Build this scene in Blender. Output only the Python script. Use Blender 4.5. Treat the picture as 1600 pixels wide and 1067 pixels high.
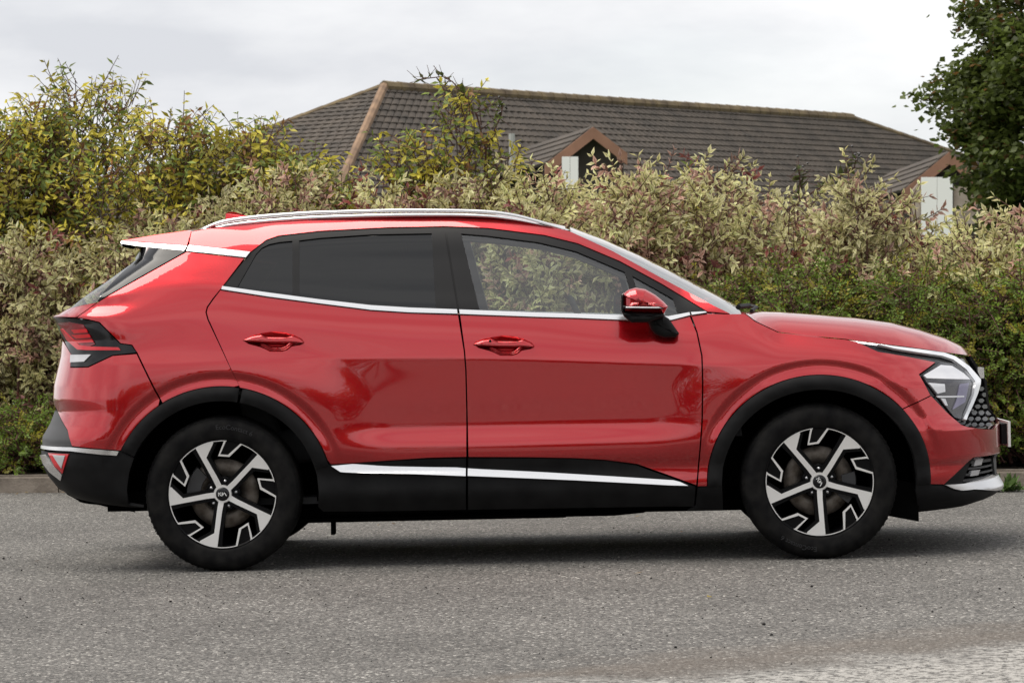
import bpy, bmesh, math, random
import numpy as np
from mathutils import Vector, Matrix
from mathutils.geometry import delaunay_2d_cdt
random.seed(7); RNG = np.random.default_rng(11)
S = bpy.context.scene
for o in list(bpy.data.objects): bpy.data.objects.remove(o)
COL = S.collection
# ------------------------------------------------------------------ camera
PW, PH, PF = 1600.0, 1067.0, 4880.0
CAM = np.array([1.5488, -14.9176, 1.1640]); YAW, PITCH, ROLL = 0.016644, -0.011421, -0.021853
def basis():
    f = np.array([-math.sin(YAW), math.cos(YAW), 0]); r = np.array([math.cos(YAW), math.sin(YAW), 0]); u = np.array([0, 0, 1.])
    f2 = f*math.cos(PITCH)+u*math.sin(PITCH); u2 = u*math.cos(PITCH)-f*math.sin(PITCH)
    return r*math.cos(ROLL)+u2*math.sin(ROLL), u2*math.cos(ROLL)-r*math.sin(ROLL), f2
CR, CU, CF = basis()
cd = bpy.data.cameras.new('camera'); cam = bpy.data.objects.new('camera', cd); COL.objects.link(cam)
m = Matrix.Identity(4)
for i in range(3):
    m[i][0] = CR[i]; m[i][1] = CU[i]; m[i][2] = -CF[i]; m[i][3] = CAM[i]
cam.matrix_world = m
cd.sensor_width = 36; cd.lens = PF/PW*36; cd.clip_end = 3000; cd.clip_start = .5
cd.dof.use_dof = True; cd.dof.focus_distance = 14.3; cd.dof.aperture_fstop = 13
S.camera = cam
S.render.resolution_x = 1024; S.render.resolution_y = 682
S.view_settings.view_transform = 'Standard'; S.view_settings.look = 'None'; S.view_settings.gamma = 1; S.view_settings.exposure = .5
# ------------------------------------------------------------------ sky and sun
SUN_EL, SUN_AZ = math.radians(66), math.radians(262)     # azimuth of the sun measured from +Y towards +X
w = bpy.data.worlds.new('World'); S.world = w; w.use_nodes = True
nt = w.node_tree; nt.nodes.clear()
N = nt.nodes.new; L = nt.links.new
out = N('ShaderNodeOutputWorld'); bg = N('ShaderNodeBackground'); L(bg.outputs[0], out.inputs[0])
sky = N('ShaderNodeTexSky'); sky.sky_type = 'NISHITA'; sky.sun_disc = False; sky.sun_elevation = SUN_EL; sky.sun_rotation = SUN_AZ
tc = N('ShaderNodeTexCoord'); mp = N('ShaderNodeMapping'); mp.inputs['Scale'].default_value = (1, 1, 3.2)
L(tc.outputs['Generated'], mp.inputs[0])
n1 = N('ShaderNodeTexNoise'); n1.inputs['Scale'].default_value = 3.2; n1.inputs['Detail'].default_value = 7; n1.inputs['Roughness'].default_value = .55
L(mp.outputs[0], n1.inputs['Vector'])
cr = N('ShaderNodeValToRGB'); cr.color_ramp.elements[0].position = .36; cr.color_ramp.elements[1].position = .60
cr.color_ramp.elements[0].color = (5.2, 5.3, 5.6, 1); cr.color_ramp.elements[1].color = (8.3, 8.25, 8.2, 1)
L(n1.outputs['Fac'], cr.inputs[0])
n2 = N('ShaderNodeTexNoise'); n2.inputs['Scale'].default_value = 2.1; n2.inputs['Detail'].default_value = 5
L(mp.outputs[0], n2.inputs['Vector'])
cv = N('ShaderNodeMapRange'); cv.inputs[1].default_value = .30; cv.inputs[2].default_value = .42; cv.inputs[3].default_value = .72; cv.inputs[4].default_value = .97
L(n2.outputs['Fac'], cv.inputs[0])
mx = N('ShaderNodeMixRGB'); L(cv.outputs[0], mx.inputs[0]); L(sky.outputs[0], mx.inputs[1]); L(cr.outputs[0], mx.inputs[2])
L(mx.outputs[0], bg.inputs[0]); bg.inputs[1].default_value = .1
sd = bpy.data.lights.new('sun', 'SUN'); sd.energy = 2.8; sd.angle = math.radians(52); sd.color = (1, .94, .85)
so = bpy.data.objects.new('sun', sd); COL.objects.link(so)
sv = Vector((math.sin(SUN_AZ)*math.cos(SUN_EL), math.cos(SUN_AZ)*math.cos(SUN_EL), math.sin(SUN_EL)))
so.rotation_euler = sv.to_track_quat('Z', 'Y').to_euler()

# ------------------------------------------------------------------ helpers
def proj(P):
    d = np.asarray(P, float)-CAM; z = d@CF
    return PW/2+PF*(d@CR)/z, PH/2-PF*(d@CU)/z
def ray(p): return CF+CR*(p[0]-PW/2)/PF-CU*(p[1]-PH/2)/PF
def on_y(p, y):
    d = ray(p); return CAM+d*((y-CAM[1])/d[1])
def on_z(p, z=0):
    d = ray(p); return CAM+d*((z-CAM[2])/d[2])
def at_depth(p, t):
    d = ray(p); return CAM+d*t
def nodes(mt): return mt.node_tree.nodes, mt.node_tree.links
def pmat(name, col, rough=.5, metal=0, coat=0, spec=.5, **k):
    mt = bpy.data.materials.new(name); mt.use_nodes = True
    b = mt.node_tree.nodes['Principled BSDF']
    b.inputs['Base Color'].default_value = (*col, 1); b.inputs['Roughness'].default_value = rough; b.inputs['Metallic'].default_value = metal
    b.inputs['Coat Weight'].default_value = coat; b.inputs['Coat Roughness'].default_value = .02; b.inputs['Specular IOR Level'].default_value = spec
    for a, v in k.items(): b.inputs[a.replace('_', ' ')].default_value = v
    return mt
def noise_col(mt, c1, c2, scale, detail=6, lo=.35, hi=.65, bump=0, bscale=None, dist=.01, coord='Object'):
    n, l = nodes(mt); b = n['Principled BSDF']
    t = n.new('ShaderNodeTexCoord'); q = n.new('ShaderNodeTexNoise'); q.inputs['Scale'].default_value = scale; q.inputs['Detail'].default_value = detail
    l.new(t.outputs[coord], q.inputs['Vector'])
    r = n.new('ShaderNodeValToRGB'); r.color_ramp.elements[0].position = lo; r.color_ramp.elements[1].position = hi
    r.color_ramp.elements[0].color = (*c1, 1); r.color_ramp.elements[1].color = (*c2, 1)
    l.new(q.outputs['Fac'], r.inputs[0]); l.new(r.outputs[0], b.inputs['Base Color'])
    if bump:
        q2 = n.new('ShaderNodeTexNoise'); q2.inputs['Scale'].default_value = bscale or scale; q2.inputs['Detail'].default_value = 8
        l.new(t.outputs[coord], q2.inputs['Vector'])
        bp = n.new('ShaderNodeBump'); bp.inputs['Strength'].default_value = bump; bp.inputs['Distance'].default_value = dist
        l.new(q2.outputs['Fac'], bp.inputs['Height']); l.new(bp.outputs[0], b.inputs['Normal'])
    return r
def glass_mat(name, tint, ior=1.5, rough=0.0, refl=(1, 1, 1)):
    mt = bpy.data.materials.new(name); mt.use_nodes = True; n, l = nodes(mt); n.clear()
    o = n.new('ShaderNodeOutputMaterial'); mxs = n.new('ShaderNodeMixShader'); lw = n.new('ShaderNodeLayerWeight'); lw.inputs[0].default_value = .5
    pw = n.new('ShaderNodeMath'); pw.operation = 'POWER'; pw.inputs[1].default_value = 5; l.new(lw.outputs['Facing'], pw.inputs[0])
    r0 = min(.5, 1.8*((ior-1)/(ior+1))**2); fr = n.new('ShaderNodeMapRange'); fr.inputs[3].default_value = r0; fr.inputs[4].default_value = 1; l.new(pw.outputs[0], fr.inputs[0])
    tr = n.new('ShaderNodeBsdfTransparent'); tr.inputs[0].default_value = (*tint, 1)
    gl = n.new('ShaderNodeBsdfGlossy'); gl.inputs['Roughness'].default_value = rough; gl.inputs[0].default_value = (*refl, 1)
    l.new(fr.outputs[0], mxs.inputs[0]); l.new(tr.outputs[0], mxs.inputs[1]); l.new(gl.outputs[0], mxs.inputs[2]); l.new(mxs.outputs[0], o.inputs[0])
    return mt
def mesh(name, v, f, mt, parent=None, smooth=False, loc=None):
    me = bpy.data.meshes.new(name); me.from_pydata([tuple(map(float, p)) for p in v], [], [tuple(map(int, q)) for q in f]); me.update()
    if mt: me.materials.append(mt)
    if smooth: me.polygons.foreach_set('use_smooth', [True]*len(me.polygons))
    o = bpy.data.objects.new(name, me); COL.objects.link(o)
    if parent: o.parent = parent
    if loc is not None: o.location = loc
    return o
def tag(o, label, cat, group=None):
    o['label'] = label; o['category'] = cat
    if group: o['group'] = group
    return o
def struct(o): o['kind'] = 'structure'; return o
def empty(name, loc=(0, 0, 0)):
    o = bpy.data.objects.new(name, None); COL.objects.link(o); o.location = loc; o.empty_display_size = .1; return o
class MB:
    def __init__(s): s.v = []; s.f = []
    def add(s, v, f):
        b = len(s.v); s.v += [tuple(p) for p in v]; s.f += [tuple(i+b for i in q) for q in f]; return s
    def box(s, c, d, rz=0):
        cx, cy, cz = c; a, b2, c2 = d[0]/2, d[1]/2, d[2]/2; cs, sn = math.cos(rz), math.sin(rz)
        v = []
        for z in (-c2, c2):
            for x, y in ((-a, -b2), (a, -b2), (a, b2), (-a, b2)): v.append((cx+x*cs-y*sn, cy+x*sn+y*cs, cz+z))
        return s.add(v, [(3, 2, 1, 0), (4, 5, 6, 7), (0, 1, 5, 4), (1, 2, 6, 5), (2, 3, 7, 6), (3, 0, 4, 7)])
    def tube(s, pts, rad, seg=6, cap=True):
        pts = [Vector(p) for p in pts]; rings = []
        n = len(pts); rad = rad if hasattr(rad, '__len__') else [rad]*n
        for i, p in enumerate(pts):
            d = (pts[min(i+1, n-1)]-pts[max(i-1, 0)]).normalized()
            a = d.cross(Vector((.13, .31, .94))).normalized(); b = d.cross(a)
            rings.append([p+(a*math.cos(t)+b*math.sin(t))*rad[i] for t in [2*math.pi*k/seg for k in range(seg)]])
        v = [q for r in rings for q in r]; f = []
        for i in range(n-1):
            for k in range(seg): f.append((i*seg+k, i*seg+(k+1) % seg, (i+1)*seg+(k+1) % seg, (i+1)*seg+k))
        if cap: f += [tuple(range(seg))[::-1], tuple((n-1)*seg+k for k in range(seg))]
        return s.add(v, f)
    def lathe(s, prof, seg=48, axis='y'):     # prof: (radius, axial) ; axis y
        v = []; n = len(prof)
        for k in range(seg):
            t = 2*math.pi*k/seg
            for r, a in prof: v.append((r*math.cos(t), a, r*math.sin(t)))
        f = []
        for k in range(seg):
            k2 = (k+1) % seg
            for i in range(n-1): f.append((k*n+i, k*n+i+1, k2*n+i+1, k2*n+i))
        return s.add(v, f)
    def build(s, name, mt, parent=None, smooth=False): return mesh(name, s.v, s.f, mt, parent, smooth)
def pchip(x, y, q):
    x = np.asarray(x, float); y = np.asarray(y, float); h = np.diff(x); d = np.diff(y)/h; n = len(x); mm = np.zeros(n)
    for i in range(1, n-1):
        if d[i-1]*d[i] > 0:
            w1 = 2*h[i]+h[i-1]; w2 = h[i]+2*h[i-1]; mm[i] = (w1+w2)/(w1/d[i-1]+w2/d[i])
    mm[0] = d[0]; mm[-1] = d[-1]
    q = np.clip(q, x[0], x[-1]); i = np.clip(np.searchsorted(x, q)-1, 0, n-2); t = (q-x[i])/h[i]
    return (1+2*t)*(1-t)**2*y[i]+t*(1-t)**2*h[i]*mm[i]+t*t*(3-2*t)*y[i+1]+t*t*(t-1)*h[i]*mm[i+1]

# ------------------------------------------------------------------ materials
PAINT = pmat('red_paint', (.47, .0045, .010), .2, .85, 1.0)
n, l = nodes(PAINT); b = n['Principled BSDF']; b.inputs['Coat IOR'].default_value = 1.68
tcn = n.new('ShaderNodeTexCoord'); fl = n.new('ShaderNodeTexNoise'); fl.inputs['Scale'].default_value = 900; l.new(tcn.outputs['Object'], fl.inputs['Vector'])
mr = n.new('ShaderNodeMapRange'); mr.inputs[3].default_value = .20; mr.inputs[4].default_value = .30; l.new(fl.outputs['Fac'], mr.inputs[0]); l.new(mr.outputs[0], b.inputs['Roughness'])
PLASTIC = pmat('black_plastic', (.010, .010, .011), .55, spec=.12); noise_col(PLASTIC, (.007, .007, .0075), (.013, .013, .0135), 8, bump=.08, bscale=900, dist=.001)
GREYPL = pmat('grey_plastic', (.035, .035, .037), .5, spec=.4)
GLOSSB = pmat('gloss_black', (.004, .004, .005), .12, spec=.4)
FRAME = pmat('window_frame_black', (.007, .007, .008), .4, spec=.2)
CHROME = pmat('satin_chrome', (.80, .80, .81), .22, .9)
SILVER = pmat('silver_skid', (.70, .70, .71), .32, .8)
RUBBER = pmat('tyre_rubber', (.006, .006, .006), .6, spec=.06); noise_col(RUBBER, (.005, .005, .0055), (.014, .0135, .013), 14, bump=.1, bscale=300, dist=.001)
LETTER = pmat('tyre_letter', (.022, .022, .024), .5, spec=.3)
ALLOY = pmat('machined_alloy', (.80, .79, .78), .36, .6)
DARKM = pmat('wheel_black', (.003, .003, .0035), .35, spec=.12)
DISC = pmat('brake_disc', (.12, .105, .09), .45, .7); noise_col(DISC, (.075, .06, .048), (.17, .15, .13), 25)
IRON = pmat('caliper_iron', (.05, .05, .052), .55, .3)
BOLT = pmat('bolt_steel', (.55, .55, .56), .3, 1)
LINER = pmat('arch_liner', (.003, .003, .003), .9, spec=0)
INTER = pmat('interior_dark', (.022, .023, .025), .7)
SEAT = pmat('seat_cloth', (.03, .03, .032), .85)
GLASS = glass_mat('clear_glass', (.76, .81, .80), 1.65); PRIV = glass_mat('privacy_glass', (.018, .019, .022), 1.42); SCREEN = glass_mat('windscreen_glass', (.5, .56, .56), 1.9)
LENSC = glass_mat('lamp_lens', (.94, .94, .95), 1.3); 
REDL = pmat('red_lens', (.50, .008, .016), .12, 0, .5); DREDL = pmat('dark_red_lens', (.17, .005, .012), .1, 0, .5)
WHITEL = pmat('white_lens', (.50, .50, .52), .2, .3, .5); DRL = pmat('running_lamp', (.78, .79, .82), .16, .35, 1)
LAMPIN = pmat('lamp_chrome', (.84, .84, .86), .25, .0, .6); LAMPDK = pmat('lamp_dark', (.03, .025, .03), .2)
PLATEW = pmat('plate_white', (.75, .75, .74), .4)

# ------------------------------------------------------------------ the place: road, kerb, bed
K0 = on_z((20, 770)); K1 = on_z((1590, 762)); KU = (K1-K0)/np.linalg.norm(K1-K0); KN = np.array([-KU[1], KU[0], 0])   # along the kerb, and away from the road
KA = math.atan2(KU[1], KU[0])
def kp(t, d, z=0): p = K0+KU*t+KN*d; return (p[0], p[1], z)
ASPH = pmat('asphalt', (.15, .15, .15), .88)
n, l = nodes(ASPH); b = n['Principled BSDF']; tcn = n.new('ShaderNodeTexCoord')
def nz(sc, det=6, rough=.6):
    q = n.new('ShaderNodeTexNoise'); q.inputs['Scale'].default_value = sc; q.inputs['Detail'].default_value = det; q.inputs['Roughness'].default_value = rough; l.new(tcn.outputs['Object'], q.inputs['Vector']); return q
def ramp(src, stops):
    r = n.new('ShaderNodeValToRGB'); e = r.color_ramp.elements
    while len(e) < len(stops): e.new(.5)
    for el, (p, c) in zip(e, stops): el.position = p; el.color = (*c, 1) if hasattr(c, '__len__') else (c, c, c, 1)
    l.new(src, r.inputs[0]); return r
def mixc(f, a, b_, mode='MIX'):
    m_ = n.new('ShaderNodeMixRGB'); m_.blend_type = mode
    for sk, v in ((0, f), (1, a), (2, b_)):
        if hasattr(v, 'default_value') or hasattr(v, 'links'): l.new(v, m_.inputs[sk])
        else: m_.inputs[sk].default_value = v if sk == 0 else (*v, 1)
    return m_.outputs[0]
vo = n.new('ShaderNodeTexVoronoi'); vo.inputs['Scale'].default_value = 100; l.new(tcn.outputs['Object'], vo.inputs['Vector'])
sepc = n.new('ShaderNodeSeparateColor'); l.new(vo.outputs['Color'], sepc.inputs[0])
stone = ramp(sepc.outputs[0], [(0, (.022, .021, .020)), (.2, (.082, .078, .074)), (.7, (.126, .121, .114)), (.93, (.20, .192, .182)), (1, (.45, .435, .41))])
vo2 = n.new('ShaderNodeTexVoronoi'); vo2.inputs['Scale'].default_value = 210; l.new(tcn.outputs['Object'], vo2.inputs['Vector'])
sep2 = n.new('ShaderNodeSeparateColor'); l.new(vo2.outputs['Color'], sep2.inputs[0])
grit = ramp(sep2.outputs[0], [(0, .55), (.5, 1.), (1, 1.35)])
c1 = mixc(1., stone.outputs[0], grit.outputs[0], 'MULTIPLY')
holes = ramp(nz(38, 3, .5).outputs['Fac'], [(.30, .22), (.40, 1.)])
c2 = mixc(1., c1, holes.outputs[0], 'MULTIPLY')
big = ramp(nz(.75, 7, .66).outputs['Fac'], [(.3, (.70, .69, .675)), (.7, (1.18, 1.17, 1.15))])
c3 = mixc(1., c2, big.outputs[0], 'MULTIPLY')
# the worn pale paint and the earthy stain beside it, laid out along a line on the road
wa = on_z((800, 1067)); wb = on_z((1600, 994)); wd = (wb-wa)/np.linalg.norm(wb-wa); wn = np.array([-wd[1], wd[0], 0])
def linedist(org, nrm):
    sx = n.new('ShaderNodeVectorMath'); sx.operation = 'SUBTRACT'; l.new(tcn.outputs['Object'], sx.inputs[0]); sx.inputs[1].default_value = tuple(org)
    dt = n.new('ShaderNodeVectorMath'); dt.operation = 'DOT_PRODUCT'; l.new(sx.outputs[0], dt.inputs[0]); dt.inputs[1].default_value = tuple(nrm); return dt.outputs['Value']
def mth(op, a, b_=None):
    m_ = n.new('ShaderNodeMath'); m_.operation = op
    for k, v in ((0, a), (1, b_)):
        if v is None: continue
        if hasattr(v, 'links'): l.new(v, m_.inputs[k])
        else: m_.inputs[k].default_value = v
    return m_.outputs[0]
dl = linedist(wa, wn); jit = mth('MULTIPLY', mth('SUBTRACT', nz(1.7, 5).outputs['Fac'], .5), 1.1)
dj = mth('ADD', dl, jit)
paintm = mth('MULTIPLY', ramp(mth('MULTIPLY', dj, -1.), [(.0, 0.), (.38, 1.)]).outputs[0], ramp(nz(26, 8, .75).outputs['Fac'], [(.46, 0.), (.52, 1.)]).outputs[0])
paintm = mth('MULTIPLY', paintm, .78)
stain = mth('MULTIPLY', ramp(mth('ABSOLUTE', mth('SUBTRACT', dj, .10)), [(.0, 1.), (.34, 0.)]).outputs[0], .38)
c4 = mixc(stain, c3, (.135, .105, .080)); c5 = mixc(paintm, c4, (.40, .385, .36))
l.new(c5, b.inputs['Base Color'])
bp = n.new('ShaderNodeBump'); bp.inputs['Strength'].default_value = .75; bp.inputs['Distance'].default_value = .006
l.new(mth('ADD', mth('MULTIPLY', vo.outputs['Distance'], -1.2), holes.outputs[0]), bp.inputs['Height']); l.new(bp.outputs[0], b.inputs['Normal'])
E_ = 500
struct(mesh('road', [(-E_, -E_, 0), (E_, -E_, 0), (E_, E_, 0), (-E_, E_, 0)], [(0, 1, 2, 3)], ASPH))
SOIL = pmat('soil', (.05, .035, .025), .95); noise_col(SOIL, (.022, .016, .011), (.085, .062, .045), 9, bump=.9, bscale=22, dist=.05)
GRASS = pmat('lawn_grass', (.05, .08, .025), .9); noise_col(GRASS, (.035, .06, .018), (.08, .11, .035), 3)
V = []; F = []; nt_, nd_ = 120, 22
for i in range(nt_+1):
    for j in range(nd_+1):
        t = -14+34*i/nt_; d = .14+4.2*j/nd_; V.append(kp(t, d, .085+.02*math.sin(t*3.1+j)+.012*math.sin(t*9+j*2.3)+.10*min(1, max(0, (d-.3)/1.5))))
for i in range(nt_):
    for j in range(nd_): a = i*(nd_+1)+j; F.append((a, a+nd_+1, a+nd_+2, a+1))
struct(mesh('planting_bed', V, F, SOIL, smooth=True))
struct(mesh('lawn', [kp(-200, 4.2, .12), kp(200, 4.2, .12), kp(200, 220, .12), kp(-200, 220, .12)], [(0, 1, 2, 3)], GRASS))
KERBM = pmat('kerb_concrete', (.2, .17, .14), .9); noise_col(KERBM, (.10, .080, .062), (.24, .205, .17), 6, bump=.5, bscale=60, dist=.008)
kerb = struct(empty('kerb', kp(0, 0)))
bm = bmesh.new(); bmesh.ops.create_cube(bm, size=1); bmesh.ops.scale(bm, vec=(.905, .14, .26), verts=bm.verts); bmesh.ops.bevel(bm, geom=[e for e in bm.edges if all(v.co.z > 0 for v in e.verts)], offset=.018, segments=3, affect='EDGES')
kme = bpy.data.meshes.new('kerb_stone'); bm.to_mesh(kme); bm.free(); kme.materials.append(KERBM)
for k in range(30):
    o = bpy.data.objects.new('kerb_stone', kme); COL.objects.link(o); o.parent = kerb
    p = np.array(kp(-12+.913*k, .07))-np.array(kp(0, 0)); o.location = (p[0]+RNG.normal(0, .003), p[1]+RNG.normal(0, .003), -.018+RNG.normal(0, .003)); o.rotation_euler = (0, RNG.normal(0, .003), KA)
# ------------------------------------------------------------------ foliage
def leaf_mat(name, rough=.5, trans=.35):
    mt = bpy.data.materials.new(name); mt.use_nodes = True; n, l = nodes(mt); b = n['Principled BSDF']; b.inputs['Roughness'].default_value = rough; b.inputs['Specular IOR Level'].default_value = .35
    at = n.new('ShaderNodeAttribute'); at.attribute_name = 'Col'; l.new(at.outputs['Color'], b.inputs['Base Color'])
    tl = n.new('ShaderNodeBsdfTranslucent'); l.new(at.outputs['Color'], tl.inputs[0]); mx_ = n.new('ShaderNodeMixShader'); mx_.inputs[0].default_value = trans
    o = n['Material Output']; l.new(b.outputs[0], mx_.inputs[1]); l.new(tl.outputs[0], mx_.inputs[2]); l.new(mx_.outputs[0], o.inputs[0]); return mt
LEAF = leaf_mat('leaf', trans=.42); BARK = pmat('twig_bark', (.085, .036, .028), .85); BARKG = pmat('grey_bark', (.09, .075, .06), .9); noise_col(BARKG, (.05, .04, .032), (.13, .11, .09), 12, bump=.6, bscale=30)
def unit(a): return a/np.maximum(np.linalg.norm(a, axis=-1, keepdims=True), 1e-9)
def fast_mesh(name, V, T, mt, parent, colors=None):
    me = bpy.data.meshes.new(name); nv, nf = len(V), len(T); k = T.shape[1]
    me.vertices.add(nv); me.vertices.foreach_set('co', V.astype(np.float32).ravel()); me.loops.add(nf*k); me.loops.foreach_set('vertex_index', T.astype(np.int32).ravel())
    me.polygons.add(nf); me.polygons.foreach_set('loop_start', np.arange(0, nf*k, k, dtype=np.int32)); me.polygons.foreach_set('loop_total', np.full(nf, k, dtype=np.int32))
    if colors is not None:
        ca = me.color_attributes.new('Col', 'FLOAT_COLOR', 'POINT'); ca.data.foreach_set('color', np.concatenate([colors, np.ones((nv, 1))], 1).astype(np.float32).ravel())
    me.update(); me.validate(); me.materials.append(mt); o = bpy.data.objects.new(name, me); COL.objects.link(o); o.parent = parent; return o
def leaves(name, base, d, up, ln, wd, cmid, cedge, parent, fold=.25, curl=.15):
    """pointed leaves: base (N,3), pointing along d, blade facing up; midrib and margin colours per leaf"""
    N_ = len(base); d = unit(d); side = unit(np.cross(d, up)); nrm = np.cross(side, d); ln = ln[:, None]; wd = wd[:, None]
    tip = base+d*ln-nrm*ln*curl; mid = base+d*ln*.48-nrm*wd*fold; lf = base+d*ln*.45+side*wd*.5; rt = base+d*ln*.45-side*wd*.5
    V = np.stack([base, lf, tip, rt, mid], 1).reshape(-1, 3); i = np.arange(N_)[:, None]*5
    T = np.concatenate([i+[0, 4, 1], i+[1, 4, 2], i+[2, 4, 3], i+[3, 4, 0]], 1).reshape(-1, 3)
    C = np.stack([cmid, cedge, cedge*.9+cmid*.1, cedge, cmid], 1).reshape(-1, 3)
    return fast_mesh(name, V, T, LEAF, parent, np.clip(C, .004, .9))
def quads(name, base, d, up, ln, wd, col, parent):
    d = unit(d); side = unit(np.cross(d, up)); ln = ln[:, None]; wd = wd[:, None]
    V = np.stack([base, base+d*ln*.5+side*wd*.5, base+d*ln, base+d*ln*.5-side*wd*.5], 1).reshape(-1, 3); i = np.arange(len(base))[:, None]*4
    return fast_mesh(name, V, (i+[0, 1, 2, 3]), LEAF, parent, np.repeat(np.clip(col, .004, .9), 4, 0))
def sticks(name, a, b_, ra, rb, mt, parent):
    d = unit(b_-a); s = unit(np.cross(d, np.array([.31, .2, .93]))); u = np.cross(d, s); R = []
    for k in range(3):
        t = 2*math.pi*k/3; o = s*math.cos(t)+u*math.sin(t); R.append((a+o*ra[:, None], b_+o*rb[:, None]))
    V = np.stack([R[0][0], R[1][0], R[2][0], R[0][1], R[1][1], R[2][1]], 1).reshape(-1, 3); i = np.arange(len(a))[:, None]*6
    Q = np.concatenate([i+[0, 1, 4, 3], i+[1, 2, 5, 4], i+[2, 0, 3, 5]], 1).reshape(-1, 4); return fast_mesh(name, V, Q, mt, parent)
PAL = dict(
 dogwood=dict(mid=(.20, .215, .055), edge=(.80, .70, .36), ln=(.040, .076), wr=.40),
 elder=dict(mid=(.42, .37, .04), edge=(.58, .50, .07), ln=(.04, .085), wr=.36),
 lonicera=dict(mid=(.165, .25, .036), edge=(.165, .25, .036), ln=(.018, .034), wr=.55))
def hedge_pos(pxx, off, top=None):
    """ground point under pixel column pxx on the line 'off' metres behind the kerb, and the height that reaches pixel row top"""
    d = ray((pxx, 500)); a = K0+KN*off; t = ((a-CAM)@KN)/(d@KN); p = CAM+d*t
    z = (CAM+ray((pxx, top))*t)[2] if top is not None else 0
    return p[0], p[1], z
def shrub(name, pxx, top, off, width, kind, label, group, nlead=9, dens=1., red=0., seed=0, low=.0, sparse=0., hmin=.62, yellow=0., depth=None):
    rg = np.random.default_rng(1000+seed); x0, y0, H = hedge_pos(pxx, off, top); z0 = .12; H = H-z0
    root = empty(name, (x0, y0, z0)); tag(root, label, kind if kind != 'elder' else 'shrub', group); root['category'] = 'shrub'
    pal = PAL[kind]; nl = nlead; depth = depth or width*.8
    foot = np.stack([rg.normal(0, .10, nl), rg.normal(0, .10, nl), np.zeros(nl)], 1)
    ang = rg.uniform(0, 2*math.pi, nl); rad = np.sqrt(rg.uniform(.02, 1, nl)); hh = H*np.clip(1-.34*rad**2*rg.uniform(.3, 1.3, nl), hmin, 1.0); hh[0] = H; rad[0] = .15
    tipp = np.stack([rad*np.cos(ang)*width*.5, rad*np.sin(ang)*depth*.5, hh-.10], 1)
    # shoots spread along the leaders
    ns = int(dens*width*H*(450 if kind == 'dogwood' else 430 if kind == 'elder' else 800)); li = rg.integers(0, nl, ns)
    hfrac = low+(1-low)*(rg.beta(1.5, 1.15, ns) if kind != 'elder' else rg.beta(2.0, 1.1, ns))
    bow = np.sin(hfrac*math.pi)[:, None]*np.concatenate([tipp[li][:, :2]*.35, np.zeros((ns, 1))], 1)
    p = foot[li]*(1-hfrac[:, None])+tipp[li]*hfrac[:, None]+bow
    az = rg.uniform(0, 2*math.pi, ns); spread = (.10+.26*(1-hfrac)+.10*rg.random(ns))*(width/1.1)
    outd = np.stack([np.cos(az), np.sin(az), np.zeros(ns)], 1)
    bp_ = p+outd*(spread*np.sqrt(rg.random(ns)))[:, None]; bp_[:, 2] = np.clip(bp_[:, 2], .02, None)
    sd_ = unit(outd*.75+np.array([0, 0, .85 if kind == 'elder' else .48 if kind == 'dogwood' else .25])+rg.normal(0, .35, (ns, 3))); sl = rg.uniform(.10, .24, ns)*(1 if kind != 'lonicera' else 1.15)
    sticks('twigs', bp_-sd_*.04, bp_+sd_*sl[:, None], np.full(ns, .0045), np.full(ns, .002), BARK, root)['kind'] = 'stuff'
    npair = dict(dogwood=5, elder=4, lonicera=10)[kind]
    B = []; D = []; U = []; Cm = []; Ce = []; Lr = []
    ref = unit(np.cross(sd_, np.array([.2, .1, .97]))); bi = np.cross(sd_, ref)
    tone = np.clip(rg.normal(1, .22, (ns, 1)), .5, 1.7)*rg.uniform(.84, 1.14); clump = np.sin(bp_[:, :1]*7+seed)*np.sin(bp_[:, 2:3]*6+seed*2)*np.sin(bp_[:, 1:2]*5); tone = tone*(1+.22*clump); hue = rg.random((ns, 1))
    mid = np.array(pal['mid'])*tone; edge = np.array(pal['edge'])*np.clip(tone, .6, 1.25)
    if kind == 'dogwood':
        crm = hue < rg.uniform(.22, .48); mid = np.where(crm, np.array([.38, .37, .13])*tone, mid); edge = np.where(crm, np.array([.86, .79, .48])*np.clip(tone, .8, 1.05), edge); tan = hue > rg.uniform(.70, .88); mid = np.where(tan, np.array([.25, .12, .085])*tone, mid); edge = np.where(tan, np.array([.58, .38, .30])*tone, edge)
        if red: rd = rg.random((ns, 1)) < red; mid = np.where(rd, np.array([.17, .035, .035])*tone, mid); edge = np.where(rd, np.array([.30, .11, .09])*tone, edge)
    if kind == 'elder':
        gr_ = hue < .38; mid = np.where(gr_, np.array([.15, .20, .04])*tone, mid); edge = np.where(gr_, np.array([.20, .25, .05])*tone, edge)
        og = hue > .93; mid = np.where(og, np.array([.22, .10, .03])*tone, mid); edge = np.where(og, np.array([.25, .14, .04])*tone, edge)
    if kind == 'lonicera':
        ye = hue > .72; mid = np.where(ye, np.array([.29, .27, .035])*tone, mid); edge = mid
    for k in range(npair):
        u = (k+.6)/npair; ax = (ref if k % 2 else bi)
        for sg in (-1, 1):
            dr = unit(sd_*(.45+.4*u)+ax*sg*(.9-.35*u)+rg.normal(0, .22, (ns, 3))); dr[:, 2] -= (.12 if kind != 'elder' else .55)
            B.append(bp_+sd_*(sl*u)[:, None]); D.append(dr); U.append(unit(outd*.55+np.array([0, -.45, .6])+rg.normal(0, .35, (ns, 3))))
            j = np.clip(rg.normal(1, .14, (ns, 1)), .6, 1.4); Cm.append(mid*j); Ce.append(edge*j); Lr.append(rg.uniform(*pal['ln'], ns)*(1.05-.35*abs(u-.6)))
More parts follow.
